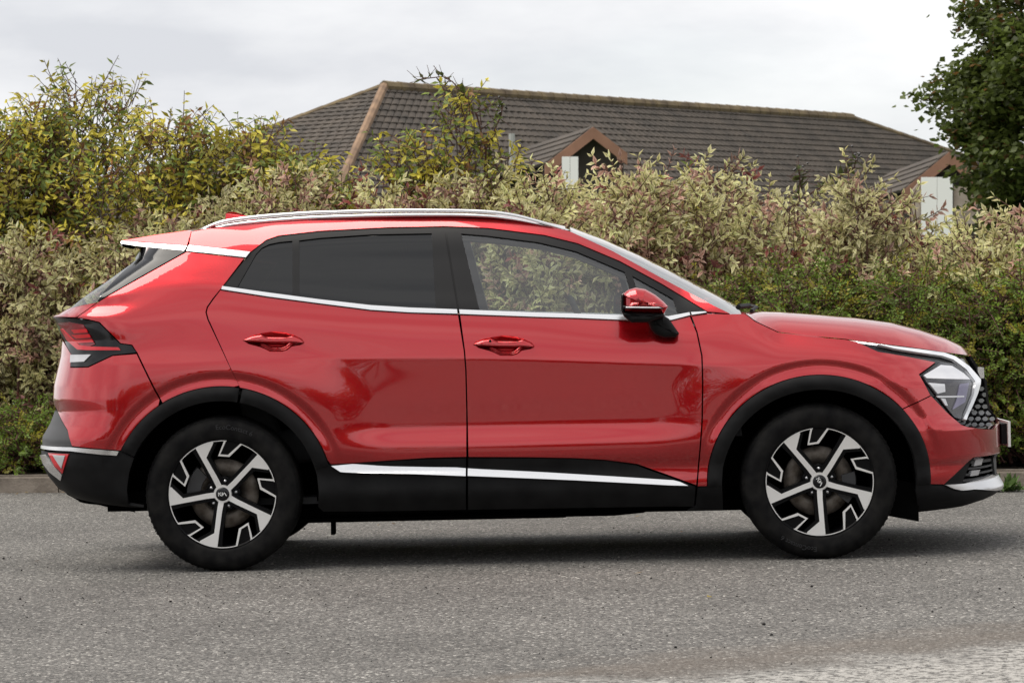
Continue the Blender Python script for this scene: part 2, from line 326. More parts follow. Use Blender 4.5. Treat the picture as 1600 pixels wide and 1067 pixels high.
    B = np.concatenate(B); D = np.concatenate(D); U = np.concatenate(U); Cm = np.concatenate(Cm); Ce = np.concatenate(Ce); Lr = np.concatenate(Lr)
    if sparse: kp_ = rg.random(len(B)) > sparse; B, D, U, Cm, Ce, Lr = B[kp_], D[kp_], U[kp_], Cm[kp_], Ce[kp_], Lr[kp_]
    if kind == 'lonicera': o = quads('foliage', B, D, U, Lr, Lr*pal['wr'], Cm, root)
    else: o = leaves('foliage', B, D, U, Lr, Lr*pal['wr'], Cm, Ce, root)
    o['kind'] = 'stuff'
    mb = MB()
    for k in range(nl):
        b0 = foot[k]; t = tipp[k]; pts_ = []
        for q in range(7):
            u = q/6; pp = b0*(1-u)+t*u+math.sin(u*math.pi)*np.array([t[0]*.35, t[1]*.35, 0]); pts_.append(tuple(pp+(rg.normal(0, .012, 3) if 0 < q < 6 else 0)))
        mb.tube(pts_, [.012-.009*q/6 for q in range(7)], 5)
    mb.build('stems', BARK if kind != 'elder' else BARKG, root)
    return root
WORDS = dict()
DG = 'variegated shrubs along the kerb'
dogs = [(-95, 350, 1.0), (45, 335, .95), (190, 318, 1.05), (330, 290, .95), (465, 246, 1.05), (600, 262, .95), (735, 246, 1.05), (865, 260, .95), (990, 248, 1.0), (1100, 230, 1.0), (1225, 282, .95), (1360, 250, .95), (1490, 333, .95), (1610, 305, 1.05), (1735, 300, 1.0)]
near = ['beside the left end of the kerb', 'behind the rear bumper of the red car', 'behind the spoiler of the red car', 'behind the rear quarter of the red car', 'below the hip end of the roof', 'with some red leaves below the roof hip', 'among thin bare stems', 'in front of the first gable', 'just right of the first gable', 'with pale tops against the tiled roof', 'behind the bonnet of the red car', 'rising tallest before the second gable', 'under the dark maple tree', 'beneath the maple crown', 'beyond the maple tree']
for i, (a, b_, c) in enumerate(dogs):
    shrub('variegated_shrub', a, b_, c, .72 if a == 1360 else 1.05, 'dogwood', 'cream and green variegated shrub '+near[i], DG, seed=i, dens=1.0, red=.28 if i == 5 else (.06 if i in (9, 10) else .02))
for i, (a, b_) in enumerate([(-20, 345), (130, 335), (260, 318), (400, 275), (530, 262), (665, 268), (800, 278), (915, 264), (1045, 254), (1160, 272), (1285, 295), (1425, 335), (1545, 338), (1670, 310)]):
    shrub('variegated_shrub', a, b_, 1.85, 1.15, 'dogwood', 'cream and green variegated shrub in the second row from the kerb', 'variegated shrubs in the second row', seed=40+i, dens=.62, red=.15 if i in (4, 5) else .02)
eld = [(-70, 150, 1.2, 'at the far left end of the hedge'), (30, 165, 1.0, 'with thin grey stems at the left of the hedge'), (140, 100, 1.0, 'rising tallest over the hedge'), (255, 165, 1.0, 'over the spoiler of the red car'), (345, 178, 1.0, 'behind the roof rail of the red car'), (425, 192, .9, 'touching the left slope of the tiled roof'), (500, 232, .8, 'thinning out at the foot of the roof hip'), (650, 180, .7, 'growing up in front of the roof hip'), (725, 118, .55, 'with one tall bent stem before the tiled roof'), (790, 212, .6, 'beside the first gable'), (1065, 268, .5, 'glowing yellow among the cream shrubs')]
for i, (a, b_, wd_, lb) in enumerate(eld):
    shrub('yellow_green_shrub', a, b_, (1.45, 1.7, 1.9, 1.5, 1.75, 1.6)[i] if i < 6 else 1.5, wd_*(1.25 if i < 6 else 1), 'elder', 'loose yellow-green shrub '+lb, 'yellow-green shrubs', seed=80+i, dens=.85 if i < 6 else .5, nlead=11 if i < 6 else 6, low=.15, sparse=.22, hmin=.55)
lon = [(1150, 420, .55, 1.0), (1255, 385, .55, 1.1), (1365, 400, .55, 1.1), (1475, 395, .55, 1.1), (1585, 395, .6, 1.1), (1700, 400, .6, 1.1)]
lw = ['at the foot of the windscreen', 'behind the rear half of the bonnet', 'above the middle of the bonnet', 'behind the headlamp', 'beside the nose of the red car', 'beyond the nose of the red car']
for i, (a, b_, c, d_) in enumerate(lon):
    shrub('dark_green_shrub', a, b_, c, d_, 'lonicera', 'small-leaved dark green bush '+lw[i], 'dark green bushes at the right of the hedge', seed=120+i, dens=1.25, nlead=14, hmin=.7)
for i, a in enumerate([-60, 40, 150, 300, 460, 620, 780, 940, 1080]):
    shrub('low_green_shrub', a, 612 if a < 100 else 640, .48, 1.0, 'lonicera', 'low dark green bush at the kerb under the variegated shrubs', 'low bushes along the kerb', seed=140+i, dens=1.35, nlead=12, hmin=.6)
# long bare arching stems above the hedge
def spray(name, pxs, off, label, berries=0, seed=0):
    rg = np.random.default_rng(seed); P = []
    for p in pxs: x, y, z = hedge_pos(p[0], off, p[1]); P.append(np.array([x, y, z]))
    root = empty(name, (P[0][0], P[0][1], .15)); tag(root, label, 'stem', 'bare stems over the hedge'); o = np.array([P[0][0], P[0][1], .15])
    P = [np.array([P[0][0], P[0][1], .15])]+P; mb = MB(); mb.tube([tuple(p-o) for p in P], [.010]+[.008-.005*i/len(P) for i in range(1, len(P))], 5); mb.build('stem', BARK, root)
    N_ = 26; i = rg.integers(max(1, len(P)-4), len(P)-1, N_); u = rg.random(N_); B = np.array([P[a]*(1-w_)+P[a+1]*w_ for a, w_ in zip(i, u)])-o
    d = unit(rg.normal(0, 1, (N_, 3))+np.array([0, 0, .3])); ln = rg.uniform(.04, .08, N_); c = np.array([.07, .09, .025])*rg.uniform(.6, 1.5, (N_, 1)); leaves('foliage', B, d, unit(rg.normal(0, .4, (N_, 3))+np.array([0, 0, 1])), ln, ln*.5, c, c, root)
    tw = B+d*.10; sticks('twigs', B, tw, np.full(N_, .003), np.full(N_, .0015), BARK, root)['kind'] = 'stuff'
    if berries:
        m2 = MB()
        for k in range(berries):
            q = P[-1]-o+rg.normal(0, .03, 3); m2.tube([tuple(q-[0, 0, .008]), tuple(q), tuple(q+[0, 0, .008])], [.003, .009, .003], 6)
        m2.build('berries', GLOSSB_, root)['kind'] = 'stuff'
GLOSSB_ = pmat('berry_black', (.008, .006, .008), .3)
spray('arching_stem', [(760, 300), (765, 235), (752, 180), (735, 150), (715, 128), (700, 120), (660, 125)], 1.5, 'tall dark stem arching left over the tiled roof', 0, 1)
spray('arching_stem', [(765, 290), (772, 220), (790, 180), (793, 165)], 1.5, 'short upright stem with black berries', 9, 2)
spray('arching_stem', [(1230, 330), (1275, 300), (1320, 275), (1340, 262), (1343, 245)], 1.3, 'leaning stem with black berries before the long roof', 10, 3)
spray('arching_stem', [(1250, 325), (1255, 290), (1253, 265)], 1.3, 'thin upright stem with black berries', 10, 4)
# weeds and fallen leaves by the kerb
def tuft(pxp, label, n_=60, h=.12, seed=0):
    g = on_z(pxp); rg = np.random.default_rng(seed); root = empty('weed', tuple(g)); tag(root, label, 'weed', 'weeds along the kerb')
    d = unit(np.stack([rg.normal(0, .7, n_), rg.normal(0, .5, n_), rg.uniform(.3, 1.2, n_)], 1)); B = np.stack([rg.normal(0, .05, n_), rg.normal(0, .02, n_), np.full(n_, .003)], 1); ln = rg.uniform(.5, 1, n_)*h; c = np.array([.075, .13, .03])*rg.uniform(.6, 1.3, (n_, 1)); leaves('foliage', B, d, np.tile([0, -.5, .9], (n_, 1)), ln, ln*.35, c, c*1.1, root)
tuft((1578, 768), 'small green weed growing in the gutter ahead of the car', 70, .13, 1); tuft((1545, 770), 'tiny weed between the kerb and the front bumper', 24, .06, 2); tuft((1690, 764), 'green weed further along the kerb', 60, .12, 3)
rg = np.random.default_rng(5); nL = 260
t_ = rg.uniform(-3, 9.5, nL); dd_ = -np.abs(rg.normal(0, .10, nL))-.012; far = rg.random(nL) < .25; dd_[far] = -rg.uniform(.1, 7.5, far.sum())
B = np.array([kp(a, c, .006) for a, c in zip(t_, dd_)]); az = rg.uniform(0, 6.28, nL); D = np.stack([np.cos(az), np.sin(az), rg.uniform(-.02, .12, nL)], 1); ln = rg.uniform(.02, .05, nL)
c = np.array([[.20, .13, .05], [.30, .24, .07], [.10, .065, .04], [.16, .08, .04]])[rg.integers(0, 4, nL)]
fo_l = leaves('fallen_leaves', B, D, np.tile([0, 0, 1.], (nL, 1)), ln, ln*.5, c, c, None, fold=-.1, curl=-.1); fo_l['kind'] = 'stuff'
nS = 2600; gx_ = rg.uniform(-2.6, 5.6, nS); gy_ = -rg.uniform(.2, 1., nS)**.8*6.2+.6+rg.uniform(0, 1, nS)*3.5; rS = rg.uniform(.0015, .0042, nS)*np.where(rg.random(nS) < .06, 1.9, 1)
octv = np.array([[1, 0, 0], [-1, 0, 0], [0, 1, 0], [0, -1, 0], [0, 0, .8], [0, 0, -.8]]); octf = np.array([[0, 2, 4], [2, 1, 4], [1, 3, 4], [3, 0, 4], [2, 0, 5], [1, 2, 5], [3, 1, 5], [0, 3, 5]])
V = (octv[None]*rS[:, None, None]*rg.uniform(.7, 1.3, (nS, 6, 1))+np.stack([gx_, gy_, rS*.4], 1)[:, None]).reshape(-1, 3); T = (np.arange(nS)[:, None, None]*6+octf[None]).reshape(-1, 3)
cs_ = np.where(rg.random((nS, 1)) < .42, np.array([[.018, .017, .016]]), np.array([[.34, .32, .29]]))*rg.uniform(.6, 1.4, (nS, 1))
sto = fast_mesh('loose_chippings', V, T, LEAF, None, np.repeat(cs_, 6, 0)); sto['kind'] = 'stuff'
# ------------------------------------------------------------------ tree at the right, and a row of bushes added behind the viewpoint for reflections
def tree(loc, H, cz_, rx, rz_, label, group=None, nl=32000, seed=3, lsz=(.05, .105), proto=None, cat='tree'):
    root = empty('maple_tree', loc); tag(root, label, cat, group)
    if proto:
        for ch in proto.children: c_ = ch.copy(); COL.objects.link(c_); c_.parent = root
        return root
    rg = np.random.default_rng(seed); mb = MB(); mb.tube([(0, 0, 0), (.03, .02, cz_*.35), (-.02, 0, cz_*.8), (.05, .02, cz_+rz_*.6)], [.13, .10, .075, .02], 9); ends = []
    for k in range(26):
        a = rg.uniform(0, 6.28); el = rg.uniform(-.25, .95); st_ = np.array([0, 0, cz_+rg.uniform(-.75, .3)*rz_*.6]); e_ = np.array([math.cos(a)*rx*math.cos(el)*rg.uniform(.6, .95), math.sin(a)*rx*math.cos(el)*rg.uniform(.6, .95), cz_+rz_*math.sin(el)*.9-.1*rz_]); mb.tube([tuple(st_), tuple(st_*.45+e_*.55+np.array([0, 0, .08])), tuple(e_)], [.045, .025, .008], 5); ends += [e_, st_*.4+e_*.6]
    mb.build('trunk', BARKG, root)
    nc = 150; th = rg.uniform(0, 6.28, nc); ph = np.arcsin(rg.uniform(-.9, 1, nc)); rr = rg.uniform(.45, 1.0, nc)**.6*(1+.10*np.sin(th*3+1)+.05*rg.normal(0, 1, nc))
    cen = np.stack([np.cos(th)*np.cos(ph)*rx*rr, np.sin(th)*np.cos(ph)*rx*rr, cz_+np.sin(ph)*rz_*rr], 1); cen = np.concatenate([cen, np.array(ends)])
    ci = rg.integers(0, len(cen), nl); P = cen[ci]+rg.normal(0, 1, (nl, 3))*np.clip(1., 0, 1)*np.array([.15, .15, .10])*(rx/1.5)
    d = unit(np.stack([rg.normal(0, 1, nl), rg.normal(0, 1, nl), rg.normal(-.25, .45, nl)], 1)); ln = rg.uniform(*lsz, nl); tone = np.clip(rg.normal(1, .25, (nl, 1)), .4, 1.8)*np.clip(rg.normal(1, .2, (len(cen), 1)), .5, 1.5)[ci]
    c_ = np.array([.078, .102, .022])*tone; br = rg.random((nl, 1)) < .05; c_ = np.where(br, np.array([.14, .075, .025])*tone, c_)
    o = leaves('foliage', P, d, unit(rg.normal(0, .5, (nl, 3))+np.array([0, 0, 1])), ln, ln*.85, c_, c_*1.1, root); o['kind'] = 'stuff'; return root
pc = at_depth((1660, 165), 34); mt_ = tree((pc[0], pc[1], .12), 6, pc[2]-.12, 1.36, 1.75, 'dark green maple tree behind the hedge in front of the gable')
LSH = [o for o in COL.objects if o.name.startswith('dark_green_shrub')]
for k in range(13):                                      # added unseen bushes, sized to put dark reflections in the car's paint
    src = LSH[k % len(LSH)]; root = empty('reflection_bush', (-26+4.6*k+RNG.uniform(-.5, .5), -31+RNG.uniform(-.8, .8), 0)); tag(root, 'unseen dark bush added for the reflections in the car paint', 'shrub', 'bushes added for paint reflections')
    for ch in src.children: c_ = ch.copy(); COL.objects.link(c_); c_.parent = root
    s_ = RNG.uniform(2.7, 3.3); root.scale = (s_*1.45, s_*1.3, s_*1.25); root.rotation_euler = (0, 0, RNG.uniform(0, 6))
# ------------------------------------------------------------------ the hall behind the hedge
TILE = pmat('roof_tile', (.09, .07, .058), .85); rr_ = noise_col(TILE, (.040, .033, .027), (.080, .064, .051), 2.2, 8, .3, .7, bump=.3, bscale=20)
RIDGE = pmat('ridge_tile', (.16, .10, .05), .85); noise_col(RIDGE, (.085, .06, .036), (.17, .125, .065), 3)
HIPM = pmat('hip_tile', (.30, .17, .10), .85); noise_col(HIPM, (.15, .095, .06), (.26, .165, .10), 3)
BARGE = pmat('bargeboard', (.34, .16, .09), .7); noise_col(BARGE, (.20, .10, .062), (.28, .145, .09), 2)
WHITEP = pmat('white_cladding', (.82, .82, .80), .55); BRICK = pmat('pale_brick', (.32, .27, .22), .9); noise_col(BRICK, (.24, .19, .15), (.38, .32, .27), 5); DARKW = pmat('wall_eave_shade', (.06, .05, .045), .9)  # last one: dark gable wall colour standing in for shade under the eaves
hall = empty('hall', (0, 66, .12)); tag(hall, 'long brown-tiled hall with a hipped roof and two white gables behind the hedge', 'building')
A = at_depth((600, 136), 66); za = A[2]
d = ray((1330, 185)); B = CAM+d*((za-CAM[2])/d[2]); ze = 2.7
nl_ = on_z((500, 358), ze); ru = (B-A)/np.linalg.norm(B-A)
best = min(np.arange(5, 60, .1), key=lambda s_: abs(proj(nl_+ru*s_)[0]-(1330+120/41*(proj(nl_+ru*s_)[1]-185)))); nr_ = nl_+ru*best
fl_ = on_z((-60, 382), ze); fr_ = fl_+ru*best
hallo = np.array([0, 66, .12])
def hm(name, V, F, mt): return mesh(name, [tuple(np.array(v)-hallo) for v in V], F, mt, hall)
def tiled(name, e0, e1, r0, r1, course=.20, tw=.24):
    """courses of tiles on the roof plane with eave e0-e1 and top edge r0-r1: each course a row of humped tiles, lapped over the one below"""
    e0, e1, r0, r1 = map(np.array, (e0, e1, r0, r1)); nrm = unit(np.cross(e1-e0, (r0+r1)/2-e0)); nrm = nrm if nrm[2] > 0 else -nrm
    u = unit(e1-e0); Lh = np.linalg.norm((r0+r1)/2-(e0+e1)/2); nc = max(2, int(np.linalg.norm(np.cross(u, (r0-e0)))/course)); out = []
    for k in range(nc):
        f0 = k/nc; f1 = min(1, (k+1.15)/nc); a0, a1 = e0+(r0-e0)*f0, e1+(r1-e1)*f0; b0, b1 = e0+(r0-e0)*f1, e1+(r1-e1)*f1
        Lr_ = np.linalg.norm(a1-a0); m_ = max(1, int(Lr_/tw)); V = []; F = []
        for q in range(m_):
            for s_, hh in ((.0, .0), (.12, .045), (.5, .06), (.88, .045)):
                w_ = (q+s_)/m_; V += [a0+(a1-a0)*w_+nrm*(.022+hh*.5), b0+(b1-b0)*w_+nrm*(.0+hh*.4), a0+(a1-a0)*w_+nrm*(-.01)]
        V += [a1+nrm*.022, b1, a1-nrm*.01]; nn_ = len(V)//3
        for q in range(nn_-1): F += [(q*3, q*3+3, q*3+4, q*3+1), (q*3+2, q*3+5, q*3+3, q*3)]
        o = hm(name, V, F, TILE)
    return nc
hm('roof', [A-np.array([0, 0, .08]), B-np.array([0, 0, .08]), nr_, nl_, fl_, fr_], [(0, 3, 2, 1), (0, 4, 3), (1, 2, 5), (0, 1, 5, 4)], TILE)
tiled('tile_course', nl_, nr_, A, B); tiled('tile_course', fl_, nl_, A-ru*.01, A+ru*.01)
def capline(name, p, q, r, mt):
    mb = MB(); p, q = np.array(p)-hallo, np.array(q)-hallo; m_ = int(np.linalg.norm(q-p)/.45); 
    for k in range(m_): a = p+(q-p)*k/m_; b_ = p+(q-p)*(k+1.08)/m_; mb.tube([tuple(a), tuple(b_)], [r*1.06, r*.94], 8)
    mb.build(name, mt, hall)
capline('ridge_tiles', A, B, .13, RIDGE); capline('hip_tiles', A, nl_, .095, HIPM); capline('hip_tiles', A, fl_, .09, RIDGE); capline('hip_tiles', B, nr_, .09, RIDGE)
ww = lambda p: np.array([p[0], p[1], .12])
hm('wall', [nl_, nr_, ww(nr_), ww(nl_), fl_, ww(fl_)], [(0, 3, 2, 1), (0, 4, 5, 3)], BRICK)
def gable(ap, le, re, back_dx, tA, wall_px, split):
    """small gable: apex, left and right eave ends in pixels at depth tA, its ridge running back into the main roof"""
    a = at_depth(ap, tA); le_ = at_depth(le, tA+.25); re_ = at_depth(re, tA-.1); bk = at_depth(back_dx, tA+9) ; bk[2] = a[2]
    off = bk-a; th = np.array([0, 0, .10])
    hm('gable_roof', [a, bk, le_+off*1.0, le_, a-th, bk-th, le_+off-th, le_-th], [(0, 1, 2, 3), (7, 6, 5, 4), (0, 3, 7, 4)], TILE); hm('gable_roof', [a, re_, re_+off, bk, a-th, re_-th, re_+off-th, bk-th], [(0, 1, 2, 3), (7, 6, 5, 4), (0, 4, 5, 1)], TILE)
    tiled('tile_course', le_+off, le_, bk, a)
    fw = unit(a-bk)*.12
    for e_ in (le_, re_):
        dv = unit(e_-a); dn = np.array([0, 0, -.22]); P = [a+fw, e_+fw, e_+fw+dn, a+fw+dn]; Q = [p-fw*.6 for p in P]; hm('bargeboard', P+Q, [(0, 1, 2, 3), (7, 6, 5, 4), (0, 4, 5, 1), (1, 5, 6, 2), (2, 6, 7, 3), (3, 7, 4, 0)], BARGE)
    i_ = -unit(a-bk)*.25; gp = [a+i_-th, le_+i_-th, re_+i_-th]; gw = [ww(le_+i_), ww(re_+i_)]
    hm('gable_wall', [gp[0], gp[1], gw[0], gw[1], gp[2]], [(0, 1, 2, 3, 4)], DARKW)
    return a, bk
g1 = gable((925, 199), (850, 258), (978, 240), (800, 214), 58, None, None)
def board_wall(pxs, t, n_, name='white_board'):
    (x0, y0), (x1, y1) = pxs
    for k in range(n_):
        a = x0+(x1-x0)*k/n_; b_ = x0+(x1-x0)*(k+1)/n_-.5; P = [at_depth(q, t) for q in ((a, y0), (b_, y0), (b_, y1), (a, y1))]; Q = [p+CF*.06 for p in P]; hm(name, P+Q, [(0, 1, 2, 3), (0, 4, 5, 1), (1, 5, 6, 2), (3, 2, 6, 7), (4, 0, 3, 7)], WHITEP)
board_wall(((878, 245), (904, 300)), 57.8, 2)
g2 = gable((1482, 238), (1408, 300), (1556, 300), (1390, 228), 56, None, None)
board_wall(((1440, 277), (1489, 372)), 55.6, 2); 
P = [at_depth(q, 55.7) for q in ((1490, 290), (1530, 290), (1530, 350), (1490, 350))]; hm('brick_pier', P+[p+CF*.2 for p in P], [(0, 1, 2, 3), (0, 4, 5, 1), (1, 5, 6, 2)], BRICK)
P = [at_depth(q, 55.7) for q in ((1424, 300), (1439, 282), (1439, 350), (1424, 350))]; hm('brick_pier', P+[p+CF*.2 for p in P], [(0, 1, 2, 3), (0, 4, 5, 1), (1, 5, 6, 2)], BRICK)
pv = at_depth((800, 228), 57); mb = MB(); q = pv-hallo; mb.tube([tuple(q+[0, 0, -.5]), tuple(q+[0, 0, .22])], .06, 8); mb.build('vent_pipe', pmat('pipe_grey', (.35, .35, .34), .6), hall)
# ------------------------------------------------------------------ car body surface: half width W(x, z)
GX = np.arange(-1.0, 3.72, .005); GZ = np.arange(.10, 1.76, .004)
def pts(l, y): return np.array([on_y(p, y)[[0, 2]] for p in l])
bl = pts([(346, 453), (420, 464.5), (500, 475), (579, 485), (640, 489), (715, 491.6), (841, 496), (978, 501), (1060, 499)], -.88)
sh = pts([(1141, 491), (1168, 496), (1216, 519), (1264, 525), (1320, 530), (1405, 541), (1475, 551)], -.82)
ZB_X = np.concatenate([[-1.0, -.75, -.4, -.15], bl[:, 0], sh[:, 0], [3.72]]); ZB_Z = np.concatenate([[1.16, 1.20, 1.26, 1.275], bl[:, 1], sh[:, 1], [.85]])
zb = pchip(ZB_X, ZB_Z, GX)
cz = pts([(560, 560), (730, 560), (1098, 570)], -.925)
zc = pchip(np.concatenate([[-1.0, 0.0], cz[:, 0], [2.68, 3.72]]), np.concatenate([[.99, .965], cz[:, 1], [.862, .80]]), GX)
ftp = pts([(300, 372), (391, 372), (435, 366), (500, 361), (605, 355.6), (695, 353.8), (762, 356.4), (850, 367.5), (902, 380.4), (968, 408), (1034, 443.4), (1070, 465.7), (1104, 486)], -.70)
zft = pchip(np.concatenate([[-1.0], ftp[:, 0], [2.4, 3.72]]), np.concatenate([[ftp[0, 1]-.12], ftp[:, 1], [1.16, 1.05]]), GX)
zft = np.maximum(zft, zb+.12)
XC = [-1.0, -.45, 0, .45, .8, 1.3, 1.9, 2.2, 2.45, 2.68, 3.1, 3.72]
LOWZ = [.10, .245, .345, .43, .485, .53, .64, .78]
LOWY = np.array([
 [.78, .86, .905, .91, .915, .92, .925, .926], [.80, .87, .915, .92, .925, .928, .930, .930], [.80, .87, .92, .92, .925, .930, .935, .938],
 [.80, .868, .918, .912, .926, .932, .928, .931], [.80, .866, .916, .908, .936, .938, .921, .925], [.80, .865, .915, .907, .936, .938, .9185, .9235],
 [.80, .865, .915, .907, .931, .934, .919, .9235], [.80, .866, .916, .910, .926, .930, .921, .924], [.80, .868, .918, .915, .925, .928, .930, .932],
 [.80, .87, .918, .918, .925, .930, .934, .937], [.80, .86, .905, .908, .915, .92, .925, .925], [.78, .85, .90, .905, .91, .915, .92, .92]])
YCB = np.array([.925, .927, .929, .928, .9256, .9252, .9252, .9252, .926, .928, .918, .91])     # just below the crease
YC = np.array([.920, .922, .924, .926, .926, .926, .926, .926, .922, .922, .910, .90])
YC1 = np.array([.902, .906, .909, .910, .909, .909, .908, .904, .902, .902, .892, .88])
YB = np.array([.835, .850, .866, .876, .881, .882, .874, .856, .856, .862, .85, .83])
ix = lambda a: pchip(XC, a, GX)
low = [ix(LOWY[:, j]) for j in range(8)]; ycb, yc, yc1, yb = ix(YCB), ix(YC), ix(YC1), ix(YB)
WG = np.zeros((len(GX), len(GZ)))
for i, x in enumerate(GX):
    t = zft[i]-.03-zb[i]; zmid = zc[i]+(zb[i]-zc[i])*.5
    zz = LOWZ+[max(zc[i]-.035, .80), max(zc[i]-.009, .815), max(zc[i], .83), max(zc[i], .83)+.009, zmid, zb[i], zb[i]+.3*t, zb[i]+.65*t, zb[i]+t, zb[i]+t+.075, zb[i]+t+.30]
    k = .52
    yy = [a[i] for a in low]+[ycb[i], yc[i]-(yc[i]-ycb[i])*.22, yc[i], yc[i]-.0014, yc1[i], yb[i], yb[i]-k*.3*t, yb[i]-k*.65*t-.004, yb[i]-k*t-.012, yb[i]-k*t-.085, yb[i]-k*t-.6]
    WG[i] = pchip(zz, yy, GZ)
def gsm(a, s, ax):
    r = int(3*s)+1; kx = np.exp(-.5*(np.arange(-r, r+1)/s)**2); kx /= kx.sum()
    pad = [(0, 0), (0, 0)]; pad[ax] = (r, r); p = np.pad(a, pad, 'edge')
    return np.apply_along_axis(lambda v: np.convolve(v, kx, 'valid'), ax, p)
WG = gsm(gsm(WG, 4, 0), 1.3, 1)
XX, ZZ = np.meshgrid(GX, GZ, indexing='ij')
def sstep(t): t = np.clip(t, 0, 1); return t*t*(3-2*t)
for ax_ in (0.0, 2.68):                                   # pressed lip round each wheel arch
    dx, dz = (XX-ax_)/1.03, ZZ-.347; r = np.hypot(dx, dz); ang = np.abs(np.arctan2(dx, dz))
    wt = sstep((1.5-ang)/.5)
    d = .016*sstep((.80-r)/.24); d = np.where(r < .553, .016-.013*sstep((.553-r)/.034), d); d = np.where(r < .517, .003+.005*sstep((.517-r)/.035), d)
    WG += d*wt
fs = pts([(1517, 556), (1523, 567), (1541, 595), (1543, 617), (1546, 640), (1556, 650), (1563, 658), (1565, 704), (1557, 712), (1558, 741), (1567, 756), (1563, 765), (1544, 778), (1526, 785), (1500, 793), (1435, 801)], -.15)[::-1]
XF_Z = np.concatenate([[.05], fs[:, 1], [fs[-1, 1]+.25]]); XF_X = np.concatenate([[fs[0, 0]-.1], fs[:, 0], [fs[-1, 0]-.12]])
rs = pts([(202, 794), (146, 786), (117, 779), (90, 762), (73, 742), (63, 720), (63, 705), (66, 680), (78, 660), (85, 640), (82, 622), (84, 600), (94, 556), (96, 532), (88, 507), (80, 495), (110, 480), (160, 444), (212, 407), (235, 372)], -.25)
XR_Z = np.concatenate([[.05], rs[:, 1], [1.75]]); XR_X = np.concatenate([[-.3], rs[:, 0], [rs[-1, 0]+.3]])
xfz = np.interp(GZ, XF_Z, XF_X); xrz = np.interp(GZ, XR_Z, XR_X)
def se(e, Lx, nn): t = np.clip(1-np.clip(e, 0, None)/Lx, 0, 1); return np.clip(1-t**nn, 0, 1)**(1/nn)
EF = xfz[None, :]-XX; ER = XX-xrz[None, :]
WB = WG.copy()
up_ = sstep((GZ-1.14)/.12)[None, :]
WG = WG*se(EF, .60, 2.15)*(se(ER, .46, 2.5)*(1-up_)+se(ER, .34, 3.6)*up_)
def bil(G, x, z):
    u = np.clip((np.asarray(x, float)-GX[0])/.005, 0, len(GX)-1.001); v = np.clip((np.asarray(z, float)-GZ[0])/.004, 0, len(GZ)-1.001)
    i = u.astype(int); j = v.astype(int); a = u-i; c = v-j
    return G[i, j]*(1-a)*(1-c)+G[i+1, j]*a*(1-c)+G[i, j+1]*(1-a)*c+G[i+1, j+1]*a*c
def Wf(x, z): return bil(WG, x, z)
def normal(x, z):
    e = .006; gx = (Wf(x+e, z)-Wf(x-e, z))/(2*e); gz = (Wf(x, z+e)-Wf(x, z-e))/(2*e)
    nn = np.stack([-gx, -np.ones_like(gx), -gz], -1); return nn/np.linalg.norm(nn, axis=-1, keepdims=True)
def px(p):
    y = -.8
    for _ in range(25):
        q = on_y(p, y); y = .5*y-.5*float(Wf(q[0], q[2]))
    q = on_y(p, y); return (float(q[0]), float(q[2]))
def PX(l): return [px(p) for p in l]
def arc(cx, a0, a1, rx, rz, n=40): return [(cx+rx*math.sin(math.radians(a0+(a1-a0)*i/n)), .347+rz*math.cos(math.radians(a0+(a1-a0)*i/n))) for i in range(n+1)]
def inpoly(P, q):
    P = np.asarray(P); x, y = q[:, 0], q[:, 1]; r = np.zeros(len(q), bool); n = len(P)
    for i in range(n):
        x1, y1 = P[i]; x2, y2 = P[(i+1) % n]
        if y1 == y2: continue
        c = ((y1 > y) != (y2 > y)) & (x < (x2-x1)*(y-y1)/(y2-y1)+x1); r ^= c
    return r
def bdist(P, q):
    P = np.asarray(P); d = np.full(len(q), 9.)
    for i in range(len(P)):
        a, b = P[i], P[(i+1) % len(P)]; ab = b-a; t = np.clip(((q-a)@ab)/max(ab@ab, 1e-12), 0, 1); d = np.minimum(d, np.linalg.norm(q-(a+t[:, None]*ab), axis=1))
    return d
def resample(P, st):
    o = []; n = len(P)
    for i in range(n):
        a = np.array(P[i]); b = np.array(P[(i+1) % n]); k = max(1, int(math.ceil(np.linalg.norm(b-a)/st)))
        for j in range(k): o.append(tuple(a+(b-a)*j/k))
    return o
CAR = None
